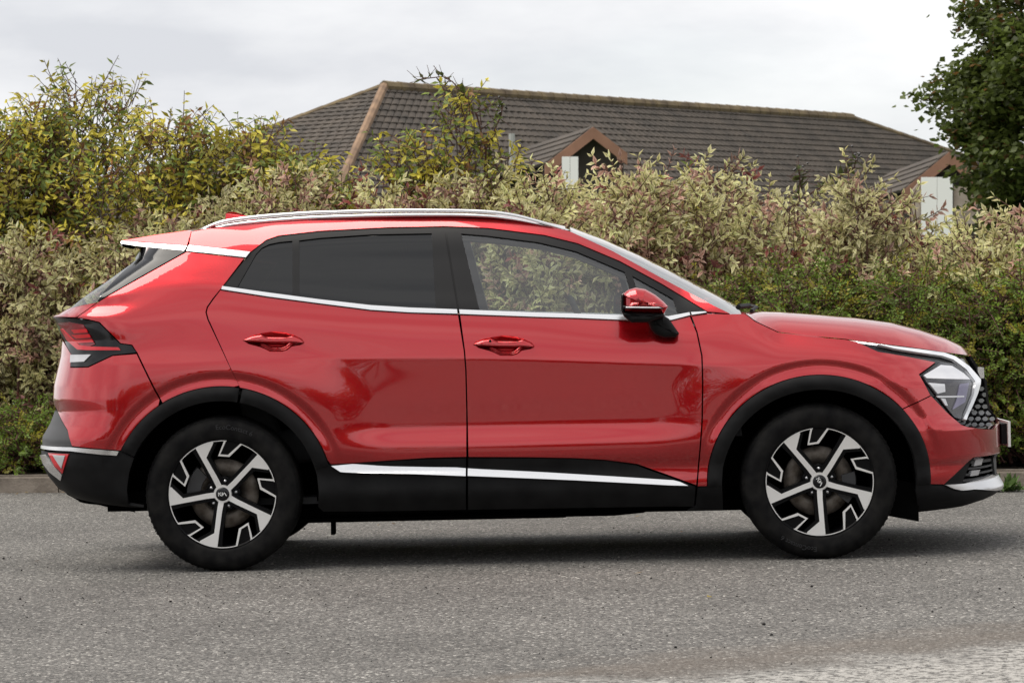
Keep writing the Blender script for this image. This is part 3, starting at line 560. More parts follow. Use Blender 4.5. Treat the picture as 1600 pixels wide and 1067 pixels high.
def panel(name, P, mt, parent, off=0., st=.022, thick=.014, holes=(), depth=None, both=True, inset=.0018, label=None, fn=None):
    """P: closed outline in car (x, z); becomes a curved sheet on the body with turned-in edges; its twin on the other side mirrors it"""
    P = [tuple(p) for p in P]
    area = sum(P[i][0]*P[(i+1) % len(P)][1]-P[(i+1) % len(P)][0]*P[i][1] for i in range(len(P)))
    if area < 0: P = P[::-1]
    if inset:
        A0 = np.array(P); n0 = len(P); Q = []
        for i in range(n0):
            a, b, c = A0[i-1], A0[i], A0[(i+1) % n0]
            e1 = (b-a)/max(np.linalg.norm(b-a), 1e-9); e2 = (c-b)/max(np.linalg.norm(c-b), 1e-9)
            m1 = np.array([-e1[1], e1[0]]); m2 = np.array([-e2[1], e2[0]]); mm_ = m1+m2; mm_ = mm_/max(np.linalg.norm(mm_), .3); kk = 1/max(mm_@m1, .5)
            Q.append(tuple(b+mm_*inset*kk*(0 if Wf(b[0], b[1]) < .25 else 1)))
        P = Q
    R0 = resample(P, st); loops = [R0]+[resample(h, st*.6) for h in holes]
    A = np.array(R0); lo = A.min(0); hi = A.max(0)
    def grid(s, sel=None):
        gx = np.arange(lo[0]+s*.37, hi[0], s); gz = np.arange(lo[1]+s*.41, hi[1], s*.8)
        if not len(gx) or not len(gz): return np.zeros((0, 2))
        g = np.stack(np.meshgrid(gx, gz), -1).reshape(-1, 2); return g
    q = grid(st); fine = grid(st*.33)
    if len(fine):
        e = np.minimum(bil(EF, fine[:, 0], fine[:, 1]), bil(ER, fine[:, 0], fine[:, 1])); fine = fine[e < .10]
        cr_ = grid(st*.5)
        if len(cr_):
            zcx = np.interp(cr_[:, 0], GX, zc); cr_ = cr_[(np.abs(cr_[:, 1]-zcx) < .035) & (cr_[:, 0] > .3) & (cr_[:, 0] < 2.5)]
        ra = grid(st*.55)
        if len(ra):
            rr = np.minimum(np.hypot(ra[:, 0]/1.03, ra[:, 1]-.347), np.hypot((ra[:, 0]-2.68)/1.03, ra[:, 1]-.347)); ra = ra[(rr > .49) & (rr < .58) & (ra[:, 1] > .4)]
        q = np.concatenate([q, fine, cr_, ra])
    if len(q):
        k = inpoly(P, q); q = q[k]
        for h in holes: q = q[~inpoly(h, q)]
    if len(q):
        q = q[bdist(R0, q) > st*.25]
        for h in loops[1:]:
            if len(q): q = q[bdist(h, q) > st*.2]
    V = [Vector(p) for lp in loops for p in lp]+[Vector(p) for p in q]; ed = []; b0 = 0
    for lp in loops:
        ed += [(b0+i, b0+(i+1) % len(lp)) for i in range(len(lp))]; b0 += len(lp)
    vo, _, fo, ov, _, _ = delaunay_2d_cdt(V, ed, [], 1, 1e-6)
    vo = np.array([tuple(v) for v in vo]); fo = [f for f in fo]
    if holes:
        ctr = np.array([vo[list(f)].mean(0) for f in fo]); keep = np.ones(len(fo), bool)
        for h in holes: keep &= ~inpoly(h, ctr)
        fo = [f for f, kk in zip(fo, keep) if kk]
    nb = len(vo); nn = normal(vo[:, 0], vo[:, 1]); y = -Wf(vo[:, 0], vo[:, 1])
    o3 = np.stack([vo[:, 0], y, vo[:, 1]], -1)
    of = np.full(nb, off)
    if fn is not None: of = of+fn(vo, bdist(R0, vo))
    o3 = o3+nn*of[:, None]
    cnt = {}
    faces = []
    for f in fo:
        f = list(f); a = vo[f[0]]; b = vo[f[1]]; c = vo[f[2]]
        if (b[0]-a[0])*(c[1]-a[1])-(b[1]-a[1])*(c[0]-a[0]) < 0: f = f[::-1]
        faces.append(tuple(f))
        for i in range(len(f)): cnt[(f[i], f[(i+1) % len(f)])] = 1
    bd = [(a, b) for (a, b) in cnt if (b, a) not in cnt]
    verts = [tuple(p) for p in o3]; nor = [tuple(v) for v in nn]; mp_ = {}
    def rim(i, deep):
        k = (i, deep)
        if k not in mp_:
            mp_[k] = len(verts); p = o3[i]-(nn[i]*thick if deep else 0); verts.append(tuple(p)); nor.append(None)
        return mp_[k]
    rf = []
    if thick > 0:
        for a, b in bd:
            if abs(o3[a][1]) < .03 and abs(o3[b][1]) < .03: continue
            rf.append((rim(b, 0), rim(a, 0), rim(a, 1), rim(b, 1)))
    me = bpy.data.meshes.new(name); me.from_pydata(verts, [], faces+rf); me.materials.append(mt); me.update()
    me.polygons.foreach_set('use_smooth', [True]*len(faces)+[False]*len(rf))
    if fn is None:
        me.calc_loop_triangles()
        vn = [n_ if n_ is not None else (0, 0, 0) for n_ in nor]
        me.normals_split_custom_set_from_vertices(vn)
    o = bpy.data.objects.new(name, me); COL.objects.link(o); o.parent = parent
    if label: o['label'] = label
    if both:
        t = o.copy(); t.scale = (1, -1, 1); COL.objects.link(t); t.parent = parent if parent is CAR or parent is None else parent
        if parent is not None and parent is not CAR and parent in TWIN: t.parent = TWIN[parent]; t.scale = (1, 1, 1)
        TWIN[o] = t
    return o
TWIN = {}

# ------------------------------------------------------------------ the car
CAR = empty('car', (0, 0, 0)); tag(CAR, 'red five-door SUV with black wheel arches parked side-on on the asphalt', 'car')
ARO_R = dict(rx=.497, rz=.483); ARI_R = dict(rx=.432, rz=.418); ARO_F = dict(rx=.502, rz=.477); ARI_F = dict(rx=.437, rz=.412)
def clip_arc(cx, p0, p1, k, n=36):         # arc from point p0 to p1 (car x,z) over the top of the wheel
    a = lambda p: math.degrees(math.atan2((p[0]-cx)/k['rx'], (p[1]-.347)/k['rz']))
    return arc(cx, a(p0), a(p1), k['rx'], k['rz'], n)
seam_q = px((250, 625)); gap_r = px((375, 603)); rb_arch = px((186, 703)); rd_arch = px((516, 726)); fb_seam = px((1407.6, 641.5)); fd_arch = px((1105, 760)); fb_arch = px((1456, 756.5))
GAPR = [(347, 450), (333, 467), (324, 480), (322, 488), (325, 499), (375, 603)]
GAPC = [(716.5, 491), (725.7, 549), (728, 578), (729.5, 640), (729.7, 714.5)]
GAPF = [(1078.5, 493.5), (1089, 519.5), (1096.7, 556), (1098, 598), (1097, 660), (1094, 700), (1090.5, 740), (1088.7, 759)]
BELT = [(346, 453), (420, 464.5), (500, 475), (579, 485), (640, 489), (715.5, 491.6)]
BELTF = [(718, 491.6), (841, 496), (900, 497.6), (978, 501), (1049, 501), (1078.5, 493.5)]
LAMP_T = [(212, 549), (206, 539.5), (188, 537), (169.7, 518.7), (155, 504), (138, 500), (118.5, 497)]
FRT = [(1105, 487), (1070.5, 465.7), (1033.7, 443.4), (968, 408), (902.5, 380.4), (850, 367.5), (762.5, 356.4), (695.5, 353.8), (605, 355.6), (500, 361), (435, 368.5), (416, 375), (391, 394.5)]
RAILB = [(299, 362), (323, 357.7), (400, 350), (480, 344.4), (600, 339.5), (700, 338.5), (780, 341), (840, 350), (885, 360)]
APIL = [(892, 362), (955, 391), (1033.7, 434), (1112.5, 476), (1141, 490)]
# painted panels
G = .0032
panel('quarter_panel', PX([(291.5, 393), (383, 403), (347, 450)]+GAPR[1:])+clip_arc(0, gap_r, seam_q, ARO_R, 14)[1:]+PX([(213.7, 551)]+LAMP_T+[(151.5, 472.5)]), PAINT, CAR, inset=G)
panel('roof_side', PX([(295, 384)]+RAILB+APIL)+PX(FRT), PAINT, CAR, inset=.001)
HB = lambda l: PX(l)
cup_r = HB([(379, 531), (394, 524), (409, 520.5), (425, 518), (442, 519), (458, 523), (471, 529), (476, 535), (470, 539), (456, 541.5), (449, 547), (441, 549.5), (422, 549.5), (413, 545), (405, 542), (388, 537.5)])
dx_h = (359.5, 6.5)
cup_f = HB([(a+359.6, b+6.3) for a, b in [(379, 530), (394, 523.5), (409, 520.5), (425, 518), (442, 519), (458, 523), (471, 529), (476, 535), (470, 539), (456, 541.5), (449, 547), (441, 549.5), (422, 549.5), (413, 545), (405, 542), (388, 537.5)]])
RDB = [(729, 714.5), (667.5, 716), (611, 720), (555, 724), (516.6, 726)]
rear_door = panel('rear_door', PX(BELT+GAPC+RDB[1:])+clip_arc(0, rd_arch, gap_r, ARO_R, 24)[1:]+PX(GAPR[::-1][1:]), PAINT, CAR, inset=G, holes=[cup_r])
FDB = [(1088.7, 759), (1045, 743), (995, 725.5), (945, 719), (895, 716.3), (820, 715), (731, 714.7)]
front_door = panel('front_door', PX(BELTF+GAPF[1:]+FDB[1:]+GAPC[::-1][1:4]), PAINT, CAR, inset=G, holes=[cup_f])
HOODL = [(1141, 490), (1162, 489.5), (1168, 492), (1180, 501.5), (1216.5, 519), (1264, 524.7), (1320.6, 529.7), (1337, 532.5)]
panel('front_wing', PX([(1078.5, 493.5), (1104, 490)]+HOODL+[(1372, 548.5), (1414, 555.5), (1463, 565.5), (1437, 585), (1455, 618)])+clip_arc(2.68, fb_seam, fd_arch, ARO_F, 40)+PX([(1089, 760.5)]+GAPF[::-1][1:]), PAINT, CAR, inset=G)
panel('front_bumper', PX([(1455, 618), (1480, 644), (1502, 663), (1512, 666.5), (1540, 670), (1553, 669.5), (1556, 651), (1562, 657), (1565, 704), (1555, 710), (1521, 715), (1475, 757)])+clip_arc(2.68, fb_arch, fb_seam, ARO_F, 20), PAINT, CAR, inset=.002)
panel('rear_bumper', PX([(213.7, 552.5), (250, 625)])+clip_arc(0, seam_q, rb_arch, ARO_R, 14)[1:]+PX([(150, 701), (112, 697), (105, 672), (89, 641), (84, 632), (82.5, 622), (84, 600), (94, 556), (95, 540), (97, 530), (104.5, 542), (111.5, 553.5), (110, 574), (138, 573.5), (160, 563), (176, 555.5)]), PAINT, CAR, inset=.002)
tg = panel('tailgate', PX([(110, 481), (151, 472.8), (118.5, 496.5), (98, 495), (80.5, 495)]), PAINT, CAR, inset=.001)
# door handle recesses and grips
def bowl(vo, d): return -.034*sstep(d/.022)
def pillow(name, P, y_in, y_out, mt, parent, rnd=.012, both=True, layers=5, tilt=None):
    """solid with outline P in (x, z) from y_in (inner) to y_out (outer, towards the viewer), its outer edge rounded over"""
    A = np.array(resample(P, .008)); 
    ar = sum(A[i][0]*A[(i+1) % len(A)][1]-A[(i+1) % len(A)][0]*A[i][1] for i in range(len(A)))
    if ar < 0: A = A[::-1]
    c = A.mean(0); n = len(A); V = []; F = []
    prev = np.roll(A, 1, 0); nxt = np.roll(A, -1, 0); tn = nxt-prev; tn /= np.linalg.norm(tn, axis=1, keepdims=True)+1e-9; inn = np.stack([-tn[:, 1], tn[:, 0]], -1)
    rmax = min(rnd, .48*min(np.ptp(A[:, 0]), np.ptp(A[:, 1])))
    ly = [(0., y_in)]+[(rmax*(1-math.cos(t)), y_out-(y_out-y_in)/abs(y_out-y_in)*rmax*(1-math.sin(t))) for t in [k*math.pi/2/layers for k in range(layers+1)]]
    for ins, y in ly:
        Q = A+inn*ins
        if ins > .6*rmax: Q = c+(A-c)*(1-ins/max(np.linalg.norm(A-c, axis=1).mean(), 1e-6))*.5+.5*(Q-c)
        for p in Q: V.append((p[0], y+(tilt(p[0], p[1]) if tilt else 0), p[1]))
    for k in range(len(ly)-1):
        for i in range(n): F.append((k*n+i, k*n+(i+1) % n, (k+1)*n+(i+1) % n, (k+1)*n+i))
    ci = len(V); top = len(ly)-1; V.append((c[0], ly[-1][1]+(tilt(c[0], c[1]) if tilt else 0), c[1]))
    for i in range(n): F.append((top*n+i, top*n+(i+1) % n, ci))
    o = mesh(name, V, F, mt, parent, True)
    if both:
        t = o.copy(); COL.objects.link(t)
        if parent in TWIN: t.parent = TWIN[parent]
        else: t.scale = (1, -1, 1)
        TWIN[o] = t
    return o
for door, cup, dxy, first in ((rear_door, cup_r, (0, 0), False), (front_door, cup_f, (359.6, 6.3), True)):
    panel('handle_cup', cup, PAINT, door, fn=bowl, st=.009, thick=0, inset=0)
    bar = PX([(a+dxy[0], b+dxy[1]) for a, b in [(379.5, 531), (394, 525.5), (409, 523), (416, 526.5), (449, 527), (457, 524.5), (469, 529), (475, 534.5), (474, 536), (420, 535.5), (386, 534)]])
    c0 = np.mean(bar, 0); yb_ = -float(Wf(c0[0], c0[1]))
    slope = float(Wf(c0[0], c0[1]+.02)-Wf(c0[0], c0[1]-.02))/.04
    pillow('door_handle', bar, yb_+.006, yb_-.022, PAINT, door, rnd=.011, tilt=lambda x, z, c0=c0, s=slope: -s*(z-c0[1]))
    if first:
        kh = px((766, 532.5)); mb = MB(); mb.lathe([(.0, -.0015), (.006, -.0015), (.006, .004)], 16); k = mb.build('keyhole', GLOSSB, door); k.location = (kh[0], yb_-.0225, kh[1])
# roof, bonnet, screens: seen from above, z over (x, y)
def top_sheet(name, xs, edge, zcf, mt, p=2.5, ny=28, up=0.0, thick=.01):
    """edge(x) -> (half width, z); the sheet rises to zcf(x) on the centre line"""
    V = []; F = []; n = 2*ny+1
    for x in xs:
        ys, zs = edge(x); zt = max(zcf(x), zs+.002)
        for k in range(n):
            u = (k-ny)/ny; u = math.copysign(1-(1-abs(u))**1.9, u); V.append((x, u*ys, zs+(zt-zs)*(1-abs(u)**p)+up))
    for i in range(len(xs)-1):
        for k in range(n-1): a = i*n+k; F.append((a, a+n, a+n+1, a+1))
    return mesh(name, V, F, mt, CAR, True)
def curve_on_body(l):
    q = np.array(PX(l)); o = np.argsort(q[:, 0]); q = q[o]; return q
hl = curve_on_body(HOODL[1:]+[(1405, 540.5), (1440, 545), (1475, 550.5), (1495, 553), (1508, 554.6), (1517, 556)])
def edge_hood(x): z = np.interp(x, hl[:, 0], hl[:, 1]); return max(float(Wf(x, z))-.004, .01), z+.001
hs = np.array([on_y(p, 0.)[[0, 2]] for p in [(1160, 486.5), (1180, 485), (1208, 486), (1264, 490), (1320.6, 494.6), (1376.8, 502), (1419, 512), (1461, 525), (1489, 537), (1505, 547), (1517, 555.6)]])
top_sheet('bonnet', np.concatenate([np.linspace(hl[0, 0]+.012, 3.3, 60), np.linspace(3.3, hl[-1, 0]-.002, 30)[1:]]), edge_hood, lambda x: np.interp(x, hs[:, 0], hs[:, 1])-.002, PAINT, 8.)
rl = curve_on_body(RAILB[0:])
def edge_roof(x): z = np.interp(x, rl[:, 0], rl[:, 1]); return float(Wf(x, z))-.001, z+.002
top_sheet('roof_panel', np.linspace(rl[0, 0]-.02, rl[-1, 0]-.005, 70), edge_roof, lambda x: edge_roof(x)[1]+.030, PAINT, 2.2)
al = curve_on_body(APIL)
def edge_scr(x): z = np.interp(x, al[:, 0], al[:, 1]); return float(Wf(x, z))-.003-.02*max(0, (x-al[-1, 0])/.06), z-.004-.03*max(0, (x-al[-1, 0])/.06)
ws = np.array([on_y(p, -.05)[[0, 2]] for p in [(889, 354), (948, 376), (1002, 400), (1060, 429), (1112.5, 456.5), (1154.5, 478.5), (1165, 486)]])
top_sheet('windscreen', np.linspace(al[0, 0]-.002, al[-1, 0]+.06, 50), edge_scr, lambda x: np.interp(x, ws[:, 0], ws[:, 1]), SCREEN, 2.3)
# cowl and wiper at the foot of the windscreen
mb = MB(); mb.box((2.37, 0, 1.085), (.10, 1.40, .02)); mb.build('cowl', PLASTIC, CAR)
q = on_y((1172, 484), -.35); mb = MB(); mb.tube([(q[0]-.01, -.62, q[2]-.005), (q[0]+.03, -.35, q[2]+.012), (q[0]+.02, .1, q[2]+.02)], .009); mb.tube([(q[0]-.06, -.45, q[2]+.015), (q[0], -.25, q[2]+.02)], .012); mb.build('wiper', PLASTIC, CAR)
# window band
FR_OUT = PX(FRT[::-1])
frame_low = [(1104, 488), (1078, 489.3), (1044, 495.3), (976, 493.2), (850, 489.3), (715, 484.5), (605, 481), (540, 473.7), (467, 463), (347.5, 449)]
GQ = PX([(370, 449.5), (400, 396.5), (409, 386.5), (420, 381), (436, 377.5), (457.5, 375.5), (457.5, 461)])
GR = PX([(467, 375), (500, 371), (579, 365.6), (674.5, 363.8), (681, 482), (605, 479.5), (540, 472.5), (467, 462)])
GF = PX([(720.5, 364.3), (762, 367.7), (841, 377.8), (900, 391.9), (976, 424), (999, 492.5), (850, 488.5), (749, 484)])
GT = PX([(988, 430), (1052, 466), (1060, 491), (1044, 494), (1009, 493)])
panel('window_frame', FR_OUT+PX(frame_low), FRAME, CAR, off=-.004, holes=[GQ, GR, GF, GT], inset=.0005, thick=.02)
def grow(P, d):
    A = np.array(P); c = A.mean(0); v = A-c; return [tuple(c+k*(1+d/max(np.linalg.norm(k), .05))) for k in v]
for nm, P, mt in (('quarter_glass', GQ, PRIV), ('rear_door_glass', GR, PRIV), ('front_door_glass', GF, GLASS), ('vent_glass', GT, GLASS)):
    panel(nm, grow(P, .006), mt, CAR, off=-.010, thick=0, inset=0)
# pillar covers between the doors
panel('pillar_cover', PX([(674.5, 362.5), (694.5, 362.5), (714.5, 484), (681.5, 483)]), FRAME, CAR, off=.003, inset=0)
panel('pillar_cover', PX([(697.5, 362.5), (719.5, 363), (749, 484), (717.5, 484)]), FRAME, CAR, off=.003, inset=0)
panel('divider_bar', PX([(457, 374.5), (467.5, 374), (467.5, 464), (457, 462.5)]), FRAME, CAR, off=.002, inset=0)
# chrome
BU = [(347.5, 448.2), (420, 458.5), (500, 469), (579, 478), (640, 481.8), (714, 484.5)]
panel('belt_trim', PX(BU+[(715, 491)]+BELT[::-1][1:]), CHROME, CAR, off=.009, st=.010, thick=.014, inset=0)
BUF = [(717.5, 484.7), (841, 489.5), (976, 493.4), (1044, 495.3), (1077, 489.3)]
panel('belt_trim', PX(BUF+BELTF[::-1][:-1]+[(718.5, 491.4)]), CHROME, CAR, off=.009, st=.010, thick=.014, inset=0)
panel('belt_trim', PX([(1079.5, 489), (1102, 487.8), (1104.5, 489.5), (1081, 493.2)]), CHROME, CAR, off=.009, st=.010, thick=.014, inset=0)
panel('pillar_trim', PX([(295, 384), (391, 394), (384, 402.8), (291.5, 392.6)]), CHROME, CAR, off=.004, st=.012, thick=.006, inset=0)
panel('pillar_glass', PX([(213, 385.5), (290.5, 392.8), (151.5, 472), (165, 452), (206, 411.5), (212, 406.8)]), GLOSSB, CAR, off=.001, inset=.0015)
panel('rear_screen', PX([(212, 407), (160, 444), (110.5, 480.5), (151, 472.2), (164.5, 452), (205.5, 411.7)]), SCREEN, CAR, off=-.002, inset=0, thick=.004)
# spoiler
sp = [on_y(p, -.55)[[0, 2]] for p in [(190, 376.5), (240, 367.8), (298, 359.5), (298, 363), (294, 384), (215, 377.5), (190, 377.2)]]
def bar_x(name, P, hw, mt, parent, taper=.06, n=18):
    A = np.array(resample(P, .04)); V = []; F = []; m_ = len(A)
    for k in range(n+1):
        u = -1+2*k/n; sx = taper*abs(u)**3
        for p in A: V.append((p[0]+sx*(1 if p[0] < A[:, 0].mean() else .0), u*(hw-.9*(p[1]-A[:, 1].min())), p[1]-.02*u*u+.02))
    for k in range(n):
        for i in range(m_): F.append((k*m_+i, k*m_+(i+1) % m_, (k+1)*m_+(i+1) % m_, (k+1)*m_+i))
    F += [tuple(range(m_))[::-1], tuple(n*m_+i for i in range(m_))]
    return mesh(name, V, F, mt, parent, False)
def shift(P, dx, dz): return [(p[0]+dx, p[1]+dz) for p in P]
spo = bar_x('spoiler', sp, .60, PAINT, CAR, .0)
for v in spo.data.vertices: v.co.z -= .0
spc = [on_y(p, -.56)[[0, 2]] for p in [(190, 377), (294, 384.5), (290, 392), (215, 384.5), (190, 380.5)]]
spt = bar_x('spoiler_trim', spc, .625, CHROME, CAR, 0)
spb = [on_y(p, -.5)[[0, 2]] for p in [(191, 381), (215, 385), (212, 390), (200, 388), (191, 385)]]
bar_x('spoiler_lip', spb, .57, GLOSSB, CAR, 0)
# roof rail and aerial fin
RU = [(308, 359), (330, 349.5), (345, 344), (390, 337), (440, 332.5), (500, 329), (600, 326.3), (700, 326.2), (760, 328), (800, 333), (840, 343), (870, 352), (893, 360)]
RM = [(322, 358), (345, 350.5), (390, 343.5), (440, 338.7), (500, 334.8), (600, 331.8), (700, 331.5), (760, 333.5), (800, 338.5), (840, 348), (868, 356.5), (880, 360)]
RB = [(326, 358), (345, 355.5), (390, 350.5), (440, 346.5), (500, 342.8), (600, 339.5), (700, 338.5), (760, 340), (800, 344.2), (840, 351), (862, 356), (876, 360)]
def rail(name, up_, lo_, y0, w_, mt):
    a = [on_y(p, y0)[[0, 2]] for p in up_]; b = [on_y(p, y0)[[0, 2]] for p in lo_]; V = []; F = []; n = len(a)
    def rs_(c, m_=60):
        c = np.array(c); d = np.concatenate([[0], np.cumsum(np.linalg.norm(np.diff(c, axis=0), axis=1))]); t = np.linspace(0, d[-1], m_); return np.stack([pchip(d, c[:, 0], t), pchip(d, c[:, 1], t)], -1)
    a = rs_(a); b = rs_(b)
    for p, q in zip(a, b):
        V += [(q[0], y0, q[1]), (.5*(p[0]+q[0]), y0-.004, .5*(p[1]+q[1])), (p[0], y0+.003, p[1]-.001), (p[0], y0+w_, p[1]-.002), (q[0], y0+w_, q[1])]
    m_ = len(a)
    for i in range(m_-1):
        for k in range(5): F.append((i*5+k, i*5+(k+1) % 5, i*5+5+(k+1) % 5, i*5+5+k))
    F += [(0, 1, 2, 3, 4), tuple((m_-1)*5+k for k in (4, 3, 2, 1, 0))]
    o = mesh(name, V, F, mt, CAR, True); t = o.copy(); t.scale = (1, -1, 1); COL.objects.link(t)
    return o
rail('roof_rail', RU, RM, -.615, .035, CHROME)
rail('rail_base', [(p[0], p[1]+1.2) for p in RM], RB, -.622, .03, CHROME)
fa = [on_y(p, 0.)[[0, 2]] for p in [(353, 345), (353.5, 334), (358, 331.5), (366, 331.5), (376, 334), (388, 338), (402, 345)]]
mb = MB(); A = fa; n_ = len(A)
mb.add([(p[0], -.012 if 0 < i < n_-1 else -.03, p[1]) for i, p in enumerate(A)]+[(p[0], .012 if 0 < i < n_-1 else .03, p[1]) for i, p in enumerate(A)], [tuple(range(n_)), tuple(range(2*n_-1, n_-1, -1))]+[(i, i+n_, (i+1) % n_+n_, (i+1) % n_) for i in range(n_)])
mb.build('aerial_fin', PAINT, CAR)
# cladding
def ring(name, cx, p0, p1, ko, ki, parent=None, ext0=None, ext1=None):
    o_ = clip_arc(cx, p0, p1, ko, 40); a = lambda p, k: math.degrees(math.atan2((p[0]-cx)/k['rx'], (p[1]-.347)/k['rz']))
    i_ = arc(cx, a(o_[-1], ko), a(o_[0], ko), ki['rx'], ki['rz'], 40)
    P = o_+(ext1 or [])+i_+(ext0 or [])
    return panel(name, P, PLASTIC, CAR, off=.006, st=.02, thick=.03, inset=.001, fn=lambda vo, d: .010*sstep(d/.02))
ring('arch_trim', 0, rb_arch, gap_r, ARO_R, ARI_R); ring('arch_trim', 0, (gap_r[0]+.012, gap_r[1]-.004), rd_arch, ARO_R, ARI_R)
ring('arch_trim', 2.68, fd_arch, fb_arch, ARO_F, ARI_F)
fo_ = lambda vo, d: .004*sstep(d/.015)
ri = lambda a: (0+ARI_R['rx']*math.sin(math.radians(a)), .347+ARI_R['rz']*math.cos(math.radians(a)))
panel('sill_cover', [rd_arch]+PX([(555, 725), (611, 721), (667.5, 717), (728.3, 716), (728.3, 797.5), (596, 800), (505, 800.5)])+[ri(100), ri(90), ri(80), ri(72)], PLASTIC, CAR, off=-.006, inset=.001, fn=fo_)
panel('sill_cover', PX([(731, 716), (820, 716.3), (895, 717.6), (945, 720.3), (995, 727), (1045, 744.5), (1087.3, 760.5), (1085, 792.5), (1040, 792.5), (731, 797.5)]), PLASTIC, CAR, off=-.006, inset=.001, fn=fo_)
fi = lambda a: (2.68+ARI_F['rx']*math.sin(math.radians(a)), .347+ARI_F['rz']*math.cos(math.radians(a)))
panel('sill_end', PX([(1090, 761.5)])+[fd_arch, fi(-72), fi(-80), fi(-90), fi(-97)]+PX([(1130, 798), (1074, 799), (1087, 790)]), PLASTIC, CAR, off=-.004, inset=.0005, fn=fo_)
TQ = np.array(PX([(517, 731), (728, 737.5), (1075, 757)])); TX, TZ = TQ[:, 0], TQ[:, 1]
panel('sill_trim', PX([(517.5, 727.2), (580, 724), (640, 721.6), (660, 721.4), (670, 724), (682.5, 728.2), (727.8, 731), (727.8, 744), (649, 740.5), (580, 737.5), (532.5, 734.5)]), CHROME, CAR, off=.014, st=.010, thick=.02, inset=0, fn=lambda vo, d: Wf(vo[:, 0], np.interp(vo[:, 0], TX, TZ))-Wf(vo[:, 0], vo[:, 1])-.5*(vo[:, 1]-np.interp(vo[:, 0], TX, TZ)))
panel('sill_trim', PX([(731, 731.2), (850, 737.5), (1052, 750), (1062, 752.5), (1075, 758), (1045, 757.4), (900, 750.5), (731, 743.6)]), CHROME, CAR, off=.014, st=.010, thick=.02, inset=0, fn=lambda vo, d: Wf(vo[:, 0], np.interp(vo[:, 0], TX, TZ))-Wf(vo[:, 0], vo[:, 1])-.5*(vo[:, 1]-np.interp(vo[:, 0], TX, TZ)))
panel('rear_valance', PX([(63.3, 703), (112, 706), (183, 712)])+[rb_arch]+[ri(a) for a in (-66, -76, -86, -96)]+PX([(224, 793.5), (202, 793.5), (146, 786), (117, 779), (90, 762), (73, 742), (63.5, 720)]), PLASTIC, CAR, off=-.004, inset=0, fn=fo_)
panel('bumper_corner', PX([(85, 641), (89, 642), (105, 673), (112, 697), (66, 697), (66, 681), (78, 660)]), GREYPL, CAR, off=-.002, inset=0)
panel('bumper_trim', PX([(66.5, 695.5), (112, 698.5), (160, 702.5), (186, 705), (183, 711.5), (112, 704.5), (66, 700.5)]), CHROME, CAR, off=.008, st=.012, thick=.012, inset=0)
panel('exhaust_trim', PX([(64, 710.5), (73, 709.8), (84, 726), (98, 741), (96, 750), (79, 737), (68, 722)]), CHROME, CAR, off=.006, st=.01, thick=.012, inset=0)
panel('rear_reflector', PX([(76, 707.5), (108, 709), (98.5, 739.5), (86, 727)]), REDL, CAR, off=.004, st=.012, inset=0)
panel('reflector_lens', PX([(84, 710.5), (103, 711.5), (97.5, 731), (91, 722)]), WHITEL, CAR, off=.007, st=.01, thick=.006, inset=0)
# front end
panel('front_valance', PX([(1457, 758), (1476, 758), (1488, 764), (1501, 767), (1520, 765.5), (1563.5, 764), (1562, 768), (1544, 778.5), (1526, 785), (1504, 792), (1476, 796.3), (1435, 801)])+[fi(97), fi(88), fi(78), fi(72)]+[fb_arch], PLASTIC, CAR, off=-.004, inset=0, fn=fo_)
panel('skid_plate', PX([(1475.5, 757), (1505, 755.5), (1546.4, 741.5), (1557.5, 741), (1567, 756), (1563, 763), (1520, 764.5), (1501, 766), (1488, 763)]), SILVER, CAR, off=.010, st=.014, thick=.02, inset=0)
panel('bumper_corner', PX([(1476, 756), (1517, 719), (1522, 715.5), (1504.5, 755)]), PLASTIC, CAR, off=-.006, inset=0)
itk = panel('lower_intake', PX([(1522, 715.5), (1555, 710.5), (1557, 741), (1546, 741.5), (1504.5, 755)]), LINER, CAR, off=-.022, inset=0)
for k in range(4):
    t0 = .14+.24*k; a = (1522-17*t0, 715.5+39.5*t0); b = (1555+2*t0, 710.5+31*t0)
    panel('intake_slat', PX([a, b, (b[0], b[1]+3), (a[0]-1.5, a[1]+3.4)]), GREYPL, CAR, off=-.006, st=.012, inset=0, thick=.02)
panel('intake_frame', PX([(1553, 711), (1558, 710), (1559, 741), (1554, 741)]), GREYPL, CAR, off=.002, st=.012, inset=0)
for k in range(2): panel('fog_lamp', PX([(1526-6*k, 719+16*k), (1538-5*k, 717.5+16*k), (1535-5*k, 726+16*k), (1523-6*k, 728+16*k)]), WHITEL, CAR, off=-.004, st=.012, inset=0)
HOUS = [(1337, 532.8), (1405, 541), (1475, 551), (1494, 556.5), (1515, 572), (1532.5, 592.5), (1528, 615), (1511, 661.5), (1502, 662), (1480, 643), (1455, 617.5), (1438, 585), (1464, 565.5), (1414, 555), (1372, 548)]
panel('headlamp_housing', PX(HOUS), GLOSSB, CAR, off=-.012, st=.014, inset=.0015, thick=.01)
hlp = panel('headlamp', PX([(1470, 569), (1442, 586), (1450, 599), (1468, 622), (1492, 651), (1502, 654), (1517, 614.5), (1518, 595), (1507, 583), (1489, 571)]), LAMPDK, CAR, off=-.004, st=.012, inset=0)
panel('reflector', PX([(1470, 570), (1443.5, 586), (1448, 590.5), (1516.5, 592.5), (1506, 583), (1488, 571.5)]), LAMPIN, hlp, off=.000, st=.01, inset=0, thick=.006)
for a in ([(1451, 598), (1476, 600), (1477, 612), (1465, 615)], [(1470, 622), (1477, 623), (1481, 634), (1477, 633)], [(1500, 600), (1514, 598), (1508, 628), (1488, 640), (1494, 626)]):
    panel('projector', PX(a), LAMPIN if a[0][0] < 1500 else pmat('lamp_tint', (.22, .20, .30), .15, .4), hlp, off=.001, st=.01, inset=0, thick=.006)
